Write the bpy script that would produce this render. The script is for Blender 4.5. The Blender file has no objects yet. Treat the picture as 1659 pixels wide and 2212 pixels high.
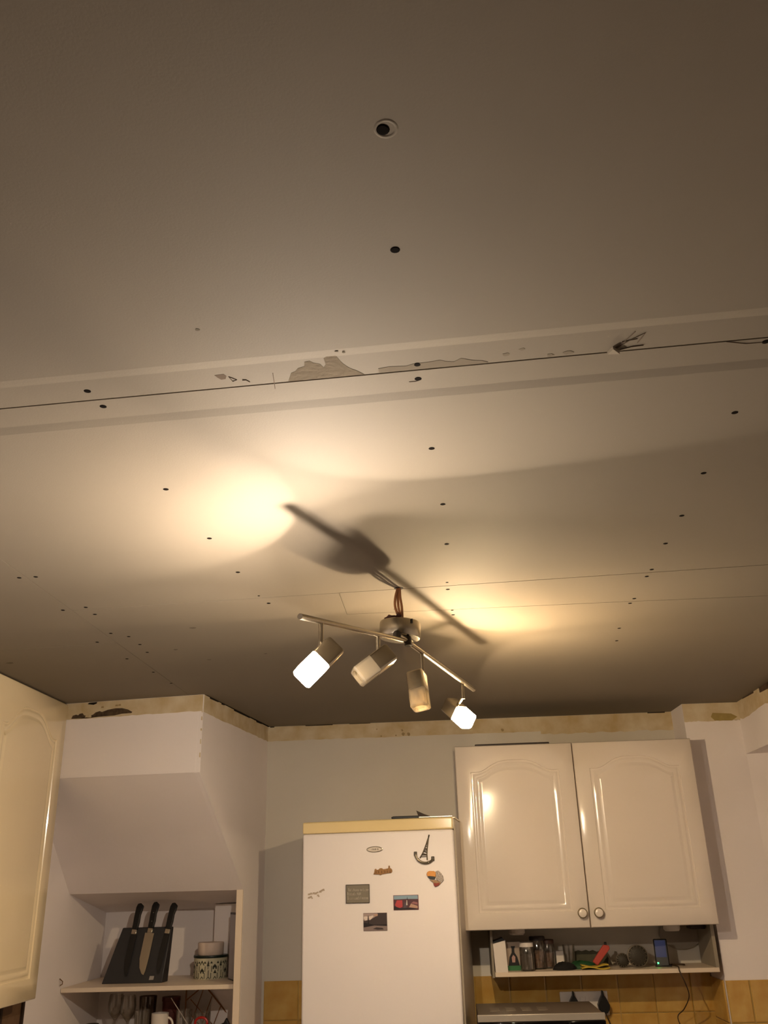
import bpy, bmesh, math, random
from mathutils import Vector, Matrix
random.seed(7)
C = bpy.context.scene.collection
SC = bpy.context.scene
PI = math.pi

# ------------------------------------------------------------ camera
F_PX, W_PX, H_PX = 1900.0, 1659.0, 2212.0
pitch, roll, yaw = math.atan(800/1900.0), 0.029, math.radians(3.06)
fw = Vector((-math.sin(yaw)*math.cos(pitch), math.cos(yaw)*math.cos(pitch), math.sin(pitch)))
r0 = Vector((math.cos(yaw), math.sin(yaw), 0)); u0 = r0.cross(fw)
rr = math.cos(roll)*r0 - math.sin(roll)*u0
uu = math.cos(roll)*u0 + math.sin(roll)*r0
cd = bpy.data.cameras.new('camera'); cam = bpy.data.objects.new('camera', cd); C.objects.link(cam)
cd.sensor_fit = 'VERTICAL'; cd.sensor_height = 36.0; cd.lens = F_PX/H_PX*36.0
cd.clip_start = 0.02
m = Matrix((rr, uu, -fw)).transposed().to_4x4(); m.translation = Vector((0, 0, 1.7))
cam.matrix_world = m
SC.camera = cam

# ------------------------------------------------------------ world, exposure
w = bpy.data.worlds.new('world'); SC.world = w; w.use_nodes = True
w.node_tree.nodes['Background'].inputs[0].default_value = (0.02, 0.018, 0.015, 1)
w.node_tree.nodes['Background'].inputs[1].default_value = 0.3
SC.view_settings.view_transform = 'Standard'; SC.view_settings.look = 'None'
SC.view_settings.gamma = 1.0; SC.view_settings.use_curve_mapping = False
SC.view_settings.exposure = 1.42
BULB_STRENGTH_L = 7000.0      # the two bulbs that are on
BULB_STRENGTH_R = 5400.0
LIGHT_L = (1.0, 0.94, 0.88)
LIGHT_R = (1.0, 0.87, 0.66)

# ------------------------------------------------------------ helpers
def srgb(h):
    h = h.lstrip('#'); v = [int(h[i:i+2], 16)/255 for i in (0, 2, 4)]
    return tuple(((c+0.055)/1.055)**2.4 if c > 0.04045 else c/12.92 for c in v)+(1,)
MATS = {}
def mat(name, col, rough=0.6, metal=0.0, noise=0.0, nscale=8.0, bump=0.0, bscale=200.0, col2=None,
        coat=0.0, trans=0.0, ior=1.45, emit=None, estr=0.0, rnd=0.0, alpha=1.0, spec=None):
    if name in MATS: return MATS[name]
    M = bpy.data.materials.new(name); M.use_nodes = True; nt = M.node_tree
    b = nt.nodes['Principled BSDF']; c = srgb(col) if isinstance(col, str) else col
    b.inputs['Base Color'].default_value = c; b.inputs['Roughness'].default_value = rough
    b.inputs['Metallic'].default_value = metal; b.inputs['IOR'].default_value = ior
    b.inputs['Transmission Weight'].default_value = trans; b.inputs['Coat Weight'].default_value = coat
    b.inputs['Coat Roughness'].default_value = 0.06; b.inputs['Alpha'].default_value = alpha
    if spec is not None: b.inputs['Specular IOR Level'].default_value = spec
    if emit: b.inputs['Emission Color'].default_value = emit; b.inputs['Emission Strength'].default_value = estr
    tc = nt.nodes.new('ShaderNodeTexCoord')
    if noise > 0 or rnd > 0:
        n = nt.nodes.new('ShaderNodeTexNoise'); n.inputs['Scale'].default_value = nscale; n.inputs['Detail'].default_value = 5
        nt.links.new(tc.outputs['Object'], n.inputs['Vector'])
        rp = nt.nodes.new('ShaderNodeMapRange'); rp.inputs['From Min'].default_value = 0.3; rp.inputs['From Max'].default_value = 0.7
        nt.links.new(n.outputs['Fac'], rp.inputs['Value'])
        mx = nt.nodes.new('ShaderNodeMix'); mx.data_type = 'RGBA'
        c2 = srgb(col2) if col2 else (c[0]*(1-noise), c[1]*(1-noise), c[2]*(1-noise), 1)
        mx.inputs['A'].default_value = c; mx.inputs['B'].default_value = c2
        nt.links.new(rp.outputs['Result'], mx.inputs['Factor'])
        out = mx.outputs['Result']
        if rnd > 0:
            oi = nt.nodes.new('ShaderNodeObjectInfo'); hs = nt.nodes.new('ShaderNodeHueSaturation')
            mr = nt.nodes.new('ShaderNodeMapRange'); mr.inputs['To Min'].default_value = 1-rnd; mr.inputs['To Max'].default_value = 1+rnd
            nt.links.new(oi.outputs['Random'], mr.inputs['Value']); nt.links.new(mr.outputs['Result'], hs.inputs['Value'])
            nt.links.new(out, hs.inputs['Color']); out = hs.outputs['Color']
        nt.links.new(out, b.inputs['Base Color'])
    if bump > 0:
        n2 = nt.nodes.new('ShaderNodeTexNoise'); n2.inputs['Scale'].default_value = bscale; n2.inputs['Detail'].default_value = 3
        bp = nt.nodes.new('ShaderNodeBump'); bp.inputs['Strength'].default_value = bump; bp.inputs['Distance'].default_value = 0.002
        nt.links.new(tc.outputs['Object'], n2.inputs['Vector']); nt.links.new(n2.outputs['Fac'], bp.inputs['Height'])
        nt.links.new(bp.outputs['Normal'], b.inputs['Normal'])
    MATS[name] = M; return M

def glassy(name, tint, emit=None, estr=0.0, tfac=0.8, rough=0.1, gl=0.3, diff=(0.5, 0.45, 0.4, 1)):
    """thin glass: transparent + glossy + a little frosting; lit shades also give off light"""
    if name in MATS: return MATS[name]
    M = bpy.data.materials.new(name); M.use_nodes = True; nt = M.node_tree; nt.nodes.clear()
    o = nt.nodes.new('ShaderNodeOutputMaterial'); t = nt.nodes.new('ShaderNodeBsdfTransparent'); t.inputs[0].default_value = tint
    g = nt.nodes.new('ShaderNodeBsdfGlossy'); g.inputs['Roughness'].default_value = rough; g.inputs['Color'].default_value = (0.9, 0.88, 0.84, 1)
    d = nt.nodes.new('ShaderNodeBsdfDiffuse'); d.inputs[0].default_value = diff
    tl = nt.nodes.new('ShaderNodeBsdfTranslucent'); tl.inputs[0].default_value = diff
    dm = nt.nodes.new('ShaderNodeMixShader'); nt.links.new(d.outputs[0], dm.inputs[1]); nt.links.new(tl.outputs[0], dm.inputs[2])
    m1 = nt.nodes.new('ShaderNodeMixShader'); m1.inputs[0].default_value = tfac
    nt.links.new(dm.outputs[0], m1.inputs[1]); nt.links.new(t.outputs[0], m1.inputs[2])
    fr = nt.nodes.new('ShaderNodeFresnel'); fr.inputs[0].default_value = 1.5
    ad = nt.nodes.new('ShaderNodeMath'); ad.operation = 'MULTIPLY_ADD'; ad.inputs[1].default_value = 0.6; ad.inputs[2].default_value = gl*0.2
    nt.links.new(fr.outputs[0], ad.inputs[0])
    m2 = nt.nodes.new('ShaderNodeMixShader'); nt.links.new(ad.outputs[0], m2.inputs[0])
    nt.links.new(m1.outputs[0], m2.inputs[1]); nt.links.new(g.outputs[0], m2.inputs[2]); last = m2
    if emit:
        e = nt.nodes.new('ShaderNodeEmission'); e.inputs[0].default_value = emit; e.inputs[1].default_value = estr
        a = nt.nodes.new('ShaderNodeAddShader'); nt.links.new(m2.outputs[0], a.inputs[0]); nt.links.new(e.outputs[0], a.inputs[1]); last = a
    nt.links.new(last.outputs[0], o.inputs[0]); MATS[name] = M; return M

def obj(name, bm, mats, parent=None, smooth=False, bevel=0.0, seg=2, kind=None):
    bmesh.ops.recalc_face_normals(bm, faces=bm.faces)
    me = bpy.data.meshes.new(name); bm.to_mesh(me); bm.free()
    for mm in (mats if isinstance(mats, (list, tuple)) else [mats]): me.materials.append(mm)
    o = bpy.data.objects.new(name, me); C.objects.link(o)
    if parent: o.parent = parent
    if smooth:
        for p in me.polygons: p.use_smooth = True
        me.set_sharp_from_angle(angle=math.radians(40))
    if bevel > 0:
        b = o.modifiers.new('bevel', 'BEVEL'); b.width = bevel; b.segments = seg; b.limit_method = 'ANGLE'; b.angle_limit = math.radians(50)
        for p in me.polygons: p.use_smooth = True
        me.set_sharp_from_angle(angle=math.radians(50))
    if kind: o['kind'] = kind
    return o
def tag(o, label, cat, group=None):
    o['label'] = label; o['category'] = cat
    if group: o['group'] = group
    return o
def thing(name, label, cat, loc=(0, 0, 0), rotz=0.0, group=None):
    o = bpy.data.objects.new(name, None); C.objects.link(o); o.location = loc; o.rotation_euler = (0, 0, rotz)
    o.empty_display_size = 0.05
    return tag(o, label, cat, group)

def BM(): return bmesh.new()
def hexa(bm, v8, mi=0):
    v = [bm.verts.new(p) for p in v8]
    for f in ((0,3,2,1),(4,5,6,7),(0,1,5,4),(1,2,6,5),(2,3,7,6),(3,0,4,7)):
        bm.faces.new([v[i] for i in f]).material_index = mi
def box(bm, x0, x1, y0, y1, z0, z1, mi=0):
    hexa(bm, [(x0,y0,z0),(x1,y0,z0),(x1,y1,z0),(x0,y1,z0),(x0,y0,z1),(x1,y0,z1),(x1,y1,z1),(x0,y1,z1)], mi); return bm
def prism(bm, pts, h0, h1, ax='z', mi=0):
    """polygon pts extruded along an axis; ax z: (x,y); y: (x,z); x: (y,z)"""
    def P(p, h): return {'z': (p[0], p[1], h), 'y': (p[0], h, p[1]), 'x': (h, p[0], p[1])}[ax]
    a = [bm.verts.new(P(p, h0)) for p in pts]; b = [bm.verts.new(P(p, h1)) for p in pts]
    n = len(pts)
    bm.faces.new(a).material_index = mi; bm.faces.new(b[::-1]).material_index = mi
    for i in range(n): bm.faces.new((a[i], a[(i+1) % n], b[(i+1) % n], b[i])).material_index = mi
    return bm
def lathe(bm, prof, seg=24, c=(0, 0, 0), mi=0, mtx=None):
    rings = []
    for r, z in prof:
        if r < 1e-6: rings.append([bm.verts.new((0, 0, z))])
        else: rings.append([bm.verts.new((r*math.cos(2*PI*i/seg), r*math.sin(2*PI*i/seg), z)) for i in range(seg)])
    for A, B in zip(rings[:-1], rings[1:]):
        for i in range(seg):
            j = (i+1) % seg
            if len(A) == 1 and len(B) == 1: continue
            if len(A) == 1: f = (A[0], B[i], B[j])
            elif len(B) == 1: f = (A[i], A[j], B[0])
            else: f = (A[i], A[j], B[j], B[i])
            bm.faces.new(f).material_index = mi
    vs = [v for R in rings for v in R]
    for v in vs:
        p = v.co
        if mtx: p = mtx @ p
        v.co = p + Vector(c)
    return bm
def tube(bm, pts, r, seg=8, mi=0, cap=True):
    pts = [Vector(p) for p in pts]; n = len(pts); rings = []
    up = Vector((0, 0, 1)); t0 = (pts[1]-pts[0]).normalized()
    if abs(t0.z) > 0.95: up = Vector((1, 0, 0))
    a = t0.cross(up).normalized()
    for i in range(n):
        t = ((pts[min(i+1, n-1)]-pts[i]).normalized() + (pts[i]-pts[max(i-1, 0)]).normalized()).normalized()
        a = (a - t*a.dot(t)).normalized(); b = t.cross(a)
        rings.append([bm.verts.new(pts[i] + r*(math.cos(2*PI*k/seg)*a + math.sin(2*PI*k/seg)*b)) for k in range(seg)])
    for A, B in zip(rings[:-1], rings[1:]):
        for i in range(seg): bm.faces.new((A[i], A[(i+1) % seg], B[(i+1) % seg], B[i])).material_index = mi
    if cap: bm.faces.new(rings[0][::-1]).material_index = mi; bm.faces.new(rings[-1]).material_index = mi
    return bm
def spline(pts, n=6):
    P = [Vector(p) for p in pts]; P = [2*P[0]-P[1]] + P + [2*P[-1]-P[-2]]; out = []
    for i in range(1, len(P)-2):
        for k in range(n):
            t = k/n; a, b, c, d = P[i-1], P[i], P[i+1], P[i+2]
            out.append(0.5*((2*b)+(-a+c)*t+(2*a-5*b+4*c-d)*t*t+(-a+3*b-3*c+d)*t**3))
    out.append(P[-2]); return out

# ------------------------------------------------------------ materials
M_board = mat('plasterboard paper', '#7d7365', 0.75, noise=0.035, nscale=2.5, bump=0.08, bscale=300)
M_paint = mat('white wall paint', '#efe7e5', 0.7, noise=0.05, nscale=3, bump=0.25, bscale=60)
M_grey = mat('greyer wall paint', '#d2cbbf', 0.7, noise=0.04, nscale=3, bump=0.25, bscale=60)
M_plaster = mat('bare plaster', '#d6c8ac', 0.85, noise=0.3, nscale=14, bump=0.5, bscale=40, col2='#bfa87e')
M_dark = mat('dark hole', '#1c140e', 0.9)
M_floor = mat('floor', '#5d4d3d', 0.5)
M_tile = mat('mottled yellow tile', '#cfae62', 0.22, noise=0.3, nscale=7, col2='#ad7c30', rnd=0.12, coat=0.3)
M_grout = mat('grout', '#b3995e', 0.9)
M_cup = mat('off white gloss door', '#e0d4c8', 0.18, coat=0.4, noise=0.02, nscale=5)
M_cream = mat('yellowed cream door', '#efdcb6', 0.2, coat=0.4, noise=0.03, nscale=5)
M_carc = mat('carcass white', '#cfc2b0', 0.5)
M_fr = mat('fridge white', '#dcd5d4', 0.42, bump=0.12, bscale=900)
M_yel = mat('yellowed plastic', '#dcc796', 0.16, coat=0.3, noise=0.03)
M_gask = mat('grey gasket', '#7f7768', 0.6)
M_steel = mat('brushed nickel', '#b3aa98', 0.27, 1.0)
M_sock = mat('dark joint', '#3a332a', 0.45, 0.6)
M_copper = mat('brown wire', '#8a5a34', 0.5)
M_blk = mat('black plastic', '#100e0d', 0.4)
M_blkm = mat('dark grey block', '#2b2a2c', 0.45)
M_blade = mat('blade steel', '#b8b0a2', 0.3, 1.0)
M_bladek = mat('black coated blade', '#161413', 0.35)
M_white = mat('white plastic', '#dcd3ca', 0.4)
M_shelf = mat('shelf white', '#dccbb6', 0.45)
M_pewter = mat('pewter', '#8a8274', 0.35, 0.9)
M_pewterd = mat('dark pewter', '#4c463d', 0.5, 0.7)

# ------------------------------------------------------------ ceiling of plasterboards
ZC = 2.4
XL, XR, YB, YF = -1.60, 1.95, -2.6, 4.23
SL = -0.066
def jy(x, v): return 1.128 + v + SL*x
ceil = obj('ceiling', box(BM(), XL-.1, XR+.1, YB-.1, 4.55, ZC+.0135, ZC+.05), M_dark, kind='structure')
def board(x0, x1, v0, v1, taper0, taper1):
    """board between joints v0 and v1; tapered long edges are recessed 2.5 mm over the last 70 mm"""
    g = 0.0016; rows = [(v0+g, 0)] ; D = 0.0024
    if taper0: rows = [(v0+g, D), (v0+.058, D*.92), (v0+.067, D*.5), (v0+.079, 0)]
    if taper1: rows += [(v1-.079, 0), (v1-.067, D*.5), (v1-.058, D*.92), (v1-g, D)]
    else: rows += [(v1-g, 0)]
    bm = BM(); lo = []; hi = []
    for v, d in rows:
        lo.append([bm.verts.new((x, jy(x, v), ZC+d)) for x in (x0, x1)])
        hi.append([bm.verts.new((x, jy(x, v), ZC+.0125)) for x in (x0, x1)])
    for i in range(len(rows)-1):
        bm.faces.new((lo[i][0], lo[i][1], lo[i+1][1], lo[i+1][0])); bm.faces.new((hi[i][0], hi[i+1][0], hi[i+1][1], hi[i][1]))
        for k in (0, 1): bm.faces.new((lo[i][k], lo[i+1][k], hi[i+1][k], hi[i][k]))
    bm.faces.new((lo[0][0], hi[0][0], hi[0][1], lo[0][1])); bm.faces.new((lo[-1][0], lo[-1][1], hi[-1][1], hi[-1][0]))
    return obj('plasterboard', bm, M_board, ceil)
XJ = -0.972
board(XL, XR, -1.21, 0, True, True)
board(XL, XR, -2.42, -1.21, True, True)
board(XL, XR, -3.75, -2.42, True, True)
board(XJ+.0012, XR, 0, 1.045, True, False)
board(XL, XJ-.0006, 0, 1.40, True, False)
# narrow patched strip, the board beyond it and the left hand board
bm = BM(); prism(bm, [(-.24, jy(-.24, 1.0462)), (XR, jy(XR, 1.0462)), (XR, jy(XR, 1.40)), (.5, 2.384), (-.24, 2.388)], ZC, ZC+.0125); obj('plasterboard', bm, M_board, ceil)
bm = BM(); prism(bm, [(XJ+.0012, jy(XJ, 1.0458)), (-.2412, jy(-.2412, 1.0458)), (-.2412, 2.3900), (.5, 2.3862), (XR, jy(XR, 1.4022)), (XR, YF), (1.07, YF), (-.80, YF), (-.905, 3.42), (XJ+.0012, 3.42)], ZC, ZC+.0125); obj('plasterboard', bm, M_board, ceil)
bm = BM(); prism(bm, [(XL, jy(XL, 1.4006)), (XJ-.0006, jy(XJ, 1.4006)), (XJ-.0006, 3.42), (XL, 3.52)], ZC, ZC+.0125); obj('plasterboard', bm, M_board, ceil)
# screw heads
SCREWS = [(-0.026,0.668,1.35),(-0.023,0.852,1.1),(-0.004,1.113),(-0.004,1.153),(0.013,1.384),(0.032,1.635),(0.04,1.864),(0.041,2.141,.7),(0.043,2.2),(0.056,2.394,.8),(0.059,2.441),(-0.508,1.134),(-0.501,1.182),(-0.494,1.496),(-0.476,1.759),(-0.464,1.989),(-0.438,2.251),(-0.451,2.182,.6),(0.498,1.106),(0.515,1.312),(0.527,1.548),(0.538,1.761),(0.542,1.929),(0.55,2.113),(0.549,2.167),(0.555,2.359),(0.552,2.403),(0.57,2.67),(0.59,2.826),(-0.989,1.955),(-0.948,1.954),(-0.994,2.23),(-0.925,2.214),(-0.925,2.281),(-0.951,2.478),(-0.912,2.522),(-1.026,2.57),(-0.909,2.618),(-0.918,2.719),(-1.009,2.792),(-0.985,2.998),(-0.977,3.188)]
scm = BM(); lathe(scm, [(0, -.0004), (.0042, -.0004), (.0055, 0.0002)], 14)
sc0 = None
for s in SCREWS:
    k = (s[2] if len(s) > 2 else 1.0)
    dz = .0024 if abs(s[1]-jy(s[0], 0)) < .055 else 0.0
    if sc0 is None: sc0 = obj('screw_head', scm, mat('screw dark', '#120d0a', 0.9, spec=0.05), ceil); o = sc0
    else: o = sc0.copy(); C.objects.link(o); o.parent = ceil
    o.location = (s[0], s[1], ZC-.0003+dz); o.scale = (k, k, 1)
# raised filler ring round the nearest screw
bm = BM(); lathe(bm, [(.0085, 0), (.0100, -.0006), (.0115, -.0005), (.013, 0)], 22, c=(-.0225, .667, ZC+.0001)); obj('filler_ring', bm, M_board, ceil, smooth=True)
# torn paper and stains along the joint
def blob(name, pts, z, mt, parent=ceil):
    bm = BM(); v = [bm.verts.new((x, y, z)) for x, y in pts]; v2 = [bm.verts.new((x, y, z+.0006)) for x, y in pts]
    bm.faces.new(v); bm.faces.new(v2[::-1]); n = len(v)
    for i in range(n): bm.faces.new((v[i], v[(i+1) % n], v2[(i+1) % n], v2[i]))
    return obj(name, bm, mt, parent)
M_torn = mat('torn brown paper', '#6c5f4c', 0.9, noise=0.12, nscale=45, bump=0.8, bscale=120)
M_stain = mat('pale stain', '#756a5a', 0.9, noise=0.06, nscale=40)
Zt = ZC+.0020
raw = [(-.200,1.139),(-.196,1.128),(-.192,1.116),(-.185,1.112),(-.180,1.104),(-.170,1.100),(-.168,1.088),(-.160,1.086),(-.155,1.092),(-.146,1.096),(-.142,1.106),(-.138,1.098),(-.139,1.082),(-.132,1.074),(-.127,1.070),(-.120,1.078),(-.116,1.090),(-.112,1.100),(-.104,1.112),(-.094,1.120),(-.088,1.127),(-.084,1.1315)]
blob('torn_paper', raw, Zt, M_torn)
blob('stain', [(-.062,1.1295),(-.062,1.118),(-.045,1.114),(-.02,1.115),(-.01,1.110),(.012,1.108),(.03,1.104),(.036,1.108),(.05,1.111),(.06,1.102),(.068,1.106),(.078,1.110),(.09,1.112),(.10,1.117),(.10,1.1195)], Zt, M_stain)
for cx, cy, r in [(.125,1.100,.006),(.215,1.104,.007),(.148,1.088,.004),(.19,1.108,.005)]:
    blob('stain', [(cx+r*random.uniform(.7,1.3)*math.cos(a*PI/5), cy+.7*r*random.uniform(.7,1.3)*math.sin(a*PI/5)) for a in range(10)], Zt, M_stain)
M_mark = mat('dark scuff', '#5a4a3a', 0.9)
blob('scuff', [(-.306,1.110),(-.292,1.108),(-.289,1.114),(-.292,1.122),(-.299,1.123),(-.303,1.117)], Zt, M_mark)
def mark(pts, r=.0007, z=None, name='pencil_mark'):
    bm = BM(); tube(bm, [(x, y, (z or ZC)+.0) for x, y in pts], r, 5); obj(name, bm, M_mark, ceil)
mark([(-.286,1.116),(-.276,1.126),(-.283,1.130),(-.286,1.116)], .0006, ZC+.002)
mark([(-.268,1.128),(-.262,1.128),(-.258,1.134)], .0008, ZC+.002)
mark([(-.219,1.113),(-.2235,1.157)], .0006, ZC+.0018)
for q in ([(.283,1.098),(.292,1.084),(.303,1.060)], [(.285,1.099),(.300,1.080),(.318,1.064),(.312,1.088)], [(.290,1.104),(.305,1.098),(.322,1.096)], [(.289,1.084),(.310,1.078)]):
    mark(q, .0007, ZC+.0018, 'frayed_fibre')
mark([(-.018,1.160),(-.008,1.160),(0.0,1.156)], .0006, ZC+.0022)
mark([(.44,1.100),(.47,1.108),(.498,1.107)], .0006, ZC+.0022)
bm = BM(); prism(bm, [(.272,1.107),(.290,1.108),(.278,1.094)], ZC-.003, ZC+.002); obj('torn_paper', bm, mat('paper flap', '#9a8f7f', .8), ceil)
for cx, cy, r in [(-.70,2.46,.010),(-1.397,2.782,.012),(-.30,.99,.004),(-.118,1.062,.0025),(-.108,1.066,.002),(-.82,2.70,.008),(-.75,2.85,.006),(-.10,2.36,.008),(-.55,2.80,.006)]:
    blob('stain', [(cx+r*random.uniform(.7,1.3)*math.cos(a*PI/5), cy+.7*r*random.uniform(.7,1.3)*math.sin(a*PI/5)) for a in range(10)], ZC-.0004, mat('faint smudge', '#62584a', .9))
# white overspray where joint 3 is, wires hole
bm = BM(); lathe(bm, [(0, .0), (.012, .0), (.012, -.0006), (0, -.0006)], 16, c=(-.084, 2.172, ZC)); obj('wire_hole', bm, M_dark, ceil)

# ------------------------------------------------------------ room shell
floor = obj('floor', box(BM(), XL-.1, XR+.1, YB-.1, 4.6, -.1, 0), M_floor, kind='structure')
wall_back = obj('wall_back', box(BM(), -.85, 1.25, 4.23, 4.4, 0, ZC), M_grey, kind='structure')
obj('wall_left', box(BM(), XL-.12, XL, YB, 4.55, 0, ZC), M_paint, kind='structure')
obj('wall_right', box(BM(), XR, XR+.12, YB, 4.3, 0, ZC), M_paint, kind='structure')
obj('wall_front', box(BM(), XL-.1, XR+.1, YB-.12, YB, 0, ZC), mat('brown far wall', '#8d7f6c', .7), kind='structure')
# chimney breast, with an angled return to its right
bm = BM(); prism(bm, [(1.088, 4.228), (1.092, 4.04), (1.338, 4.045), (XR, 3.93), (XR, 4.3), (1.26, 4.3)], 0, ZC)
breast = obj('wall_chimney', bm, M_paint, kind='structure')
# stair bulkhead over the alcove: vertical face, sloping soffit, low sloping alcove roof
def ck(Y): return -.913+(Y-3.41)*.1226
bm = BM()
prof_r = [(3.41, ZC), (3.41, 2.105), (3.955, 1.688), (4.23, 1.64), (4.23, ZC)]
L = [(-1.60, 3.505, ZC), (-1.60, 3.505, 2.110), (-1.60, 3.985, 1.690), (-1.60, 4.45, 1.605), (-1.60, 4.45, ZC)]
R = [(ck(3.41), 3.41, ZC), (ck(3.41), 3.41, 2.105), (ck(3.955), 3.955, 1.688), (ck(4.23)-.0, 4.45, 1.615), (ck(4.23), 4.45, ZC)]
lv = [bm.verts.new(p) for p in L]; rv = [bm.verts.new(p) for p in R]
for i in (0, 2, 3, 4): bm.faces.new((lv[i], lv[(i+1) % 5], rv[(i+1) % 5], rv[i]))
bm.faces.new(lv[::-1]); bm.faces.new(rv)
N = 12; grid = [[Vector(L[1]).lerp(R[1], u/N).lerp(Vector(L[2]).lerp(R[2], u/N), v/N) for u in range(N+1)] for v in range(N+1)]
sb = BM(); gv = [[sb.verts.new(p+Vector((0, -.0004, -.0003))) for p in row] for row in grid]
for v in range(N):
    for u in range(N): sb.faces.new((gv[v][u], gv[v][u+1], gv[v+1][u+1], gv[v+1][u]))
bulk = obj('wall_stair_bulkhead', bm, M_paint, kind='structure')
obj('soffit_panel', sb, M_paint, bulk, smooth=True)
# side partition carrying the bulkhead
bm = BM()
pp = [(3.957, 0), (4.25, 0), (4.25, ZC-.0), (3.412, ZC-.0), (3.412, 2.1035), (3.957, 1.6865)]
a = [bm.verts.new((ck(y)+.0015, y, z)) for y, z in pp]; b = [bm.verts.new((ck(y)-.02, y+.0, z)) for y, z in pp]
bm.faces.new(a); bm.faces.new(b[::-1])
for i in range(6): bm.faces.new((a[i], a[(i+1) % 6], b[(i+1) % 6], b[i]))
part = obj('wall_partition', bm, M_paint, kind='structure')
bm = BM(); hexa(bm, [(ck(3.95)-.026, 3.948, 0), (ck(3.95)+.001, 3.948, 0), (ck(3.957)+.001, 3.957, 0), (ck(3.957)-.026, 3.957, 0), (ck(3.95)-.026, 3.948, 1.688), (ck(3.95)+.001, 3.948, 1.688), (ck(3.957)+.001, 3.957, 1.688), (ck(3.957)-.026, 3.957, 1.688)])
obj('trim_1', bm, M_shelf, kind='structure', bevel=.001)
obj('wall_alcove', box(BM(), -1.61, -.78, 4.45, 4.55, 0, ZC), M_paint, kind='structure')
bm = BM(); prism(bm, [(-1.075, 4.45), (-1.055, 4.34), (-.83, 4.30), (-.80, 4.45)], 0, 1.63); obj('wall_alcove_side', bm, M_paint, kind='structure')
# boxed bulkhead top right
bb = BM(); hexa(bb, [(1.336, 4.045, 2.175), (1.312, 2.2, 2.175), (XR, 2.2, 2.175), (XR, 4.045, 2.175), (1.336, 4.045, ZC), (1.312, 2.2, ZC), (XR, 2.2, ZC), (XR, 4.045, ZC)])
boxed = obj('wall_boxing', bb, M_paint, kind='structure')

# bands of bare plaster where the coving came off
def ragged(x0, x1, zt, zb, n, amp, skip=None):
    pts = [(x0, zt), (x1, zt)]
    for i in range(n+1):
        t = i/n; pts.append((x1+(x0-x1)*t, zb+random.uniform(-amp, amp)))
    return pts
bm = BM(); prism(bm, ragged(-.812, .478, ZC-.001, 2.332, 60, .0018), 4.2285, 4.2315, 'y'); obj('bare_plaster_band', bm, M_plaster, wall_back)
bm = BM(); prism(bm, ragged(.478, 1.09, ZC-.001, 2.318, 30, .0035), 4.2285, 4.2315, 'y'); obj('bare_plaster_band', bm, M_plaster, wall_back)
bm = BM(); prism(bm, ragged(1.0925, 1.338, ZC-.001, 2.322, 24, .003), 4.0385, 4.043, 'y'); obj('bare_plaster_band', bm, M_plaster, breast)
bm = BM(); prism(bm, [(1.21, 2.338), (1.225, 2.322), (1.30, 2.320), (1.325, 2.335), (1.30, 2.350), (1.22, 2.356)], 4.0375, 4.041, 'y'); obj('stain', bm, mat('olive stain', '#a8935a', .9, noise=.2, nscale=60), breast)
# along the boxing's left face
bm = BM(); pts = [(4.04, ZC-.001), (3.0, ZC-.001)] + [(3.0+1.04*i/24, 2.325+random.uniform(-.008, .008)) for i in range(25)]
def boxx(y): return 1.336-(4.045-y)*.013
a = [bm.verts.new((boxx(y)-.0015, y, z)) for y, z in pts]; b = [bm.verts.new((boxx(y)+.002, y, z)) for y, z in pts]
bm.faces.new(a); bm.faces.new(b[::-1])
for i in range(len(pts)): bm.faces.new((a[i], a[(i+1) % len(pts)], b[(i+1) % len(pts)], b[i]))
obj('bare_plaster_band', bm, M_plaster, boxed)
bm = BM()
for y0, y1, z0, z1 in ((3.60, 3.72, 2.375, 2.399), (3.45, 3.62, 2.355, 2.399), (3.80, 3.95, 2.393, 2.399)):
    hexa(bm, [(boxx(y0)-.004, y0, z0), (boxx(y1)-.004, y1, z0+.004), (boxx(y1)+.002, y1, z0+.004), (boxx(y0)+.002, y0, z0), (boxx(y0)-.004, y0, z1), (boxx(y1)-.004, y1, z1), (boxx(y1)+.002, y1, z1), (boxx(y0)+.002, y0, z1)])
obj('broken_plaster_gap', bm, mat('broken plaster', '#5b4634', .95, noise=.5, nscale=40), boxed)
# bulkhead face band and its holes
def fy(x): return 3.41+(ck(3.41)-x)*.138
def face_poly(name, pts, mt, out=.0015, parent=bulk):
    bm = BM(); a = [bm.verts.new((x, fy(x)-out, z)) for x, z in pts]; b = [bm.verts.new((x, fy(x)+.002, z)) for x, z in pts]
    bm.faces.new(a); bm.faces.new(b[::-1]); n = len(pts)
    for i in range(n): bm.faces.new((a[i], a[(i+1) % n], b[(i+1) % n], b[i]))
    return obj(name, bm, mt, parent)
face_poly('bare_plaster_band', ragged(-1.60, ck(3.41), ZC-.001, 2.336, 40, .0015), M_plaster)
hole = [(-1.465,2.338),(-1.46,2.350),(-1.445,2.353),(-1.437,2.350),(-1.43,2.356),(-1.418,2.357),(-1.412,2.349),(-1.40,2.345),(-1.385,2.345),(-1.372,2.349),(-1.362,2.357),(-1.345,2.361),(-1.335,2.357),(-1.31,2.364),(-1.28,2.368),(-1.25,2.367),(-1.225,2.360),(-1.205,2.349),(-1.21,2.345),(-1.25,2.345),(-1.28,2.340),(-1.35,2.339),(-1.40,2.336)]
face_poly('hole', hole, mat('hole brown', '#35281d', .95, noise=.7, nscale=60, col2='#5c4a35'), .003)
face_poly('plaster_crumb', [(-1.407,2.340),(-1.40,2.349),(-1.392,2.343),(-1.385,2.352),(-1.378,2.343),(-1.38,2.338)], M_plaster, .004)
face_poly('hole', [(-1.40,2.392),(-1.395,2.397),(-1.36,2.398),(-1.362,2.392),(-1.375,2.388)], M_dark, .003)
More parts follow.
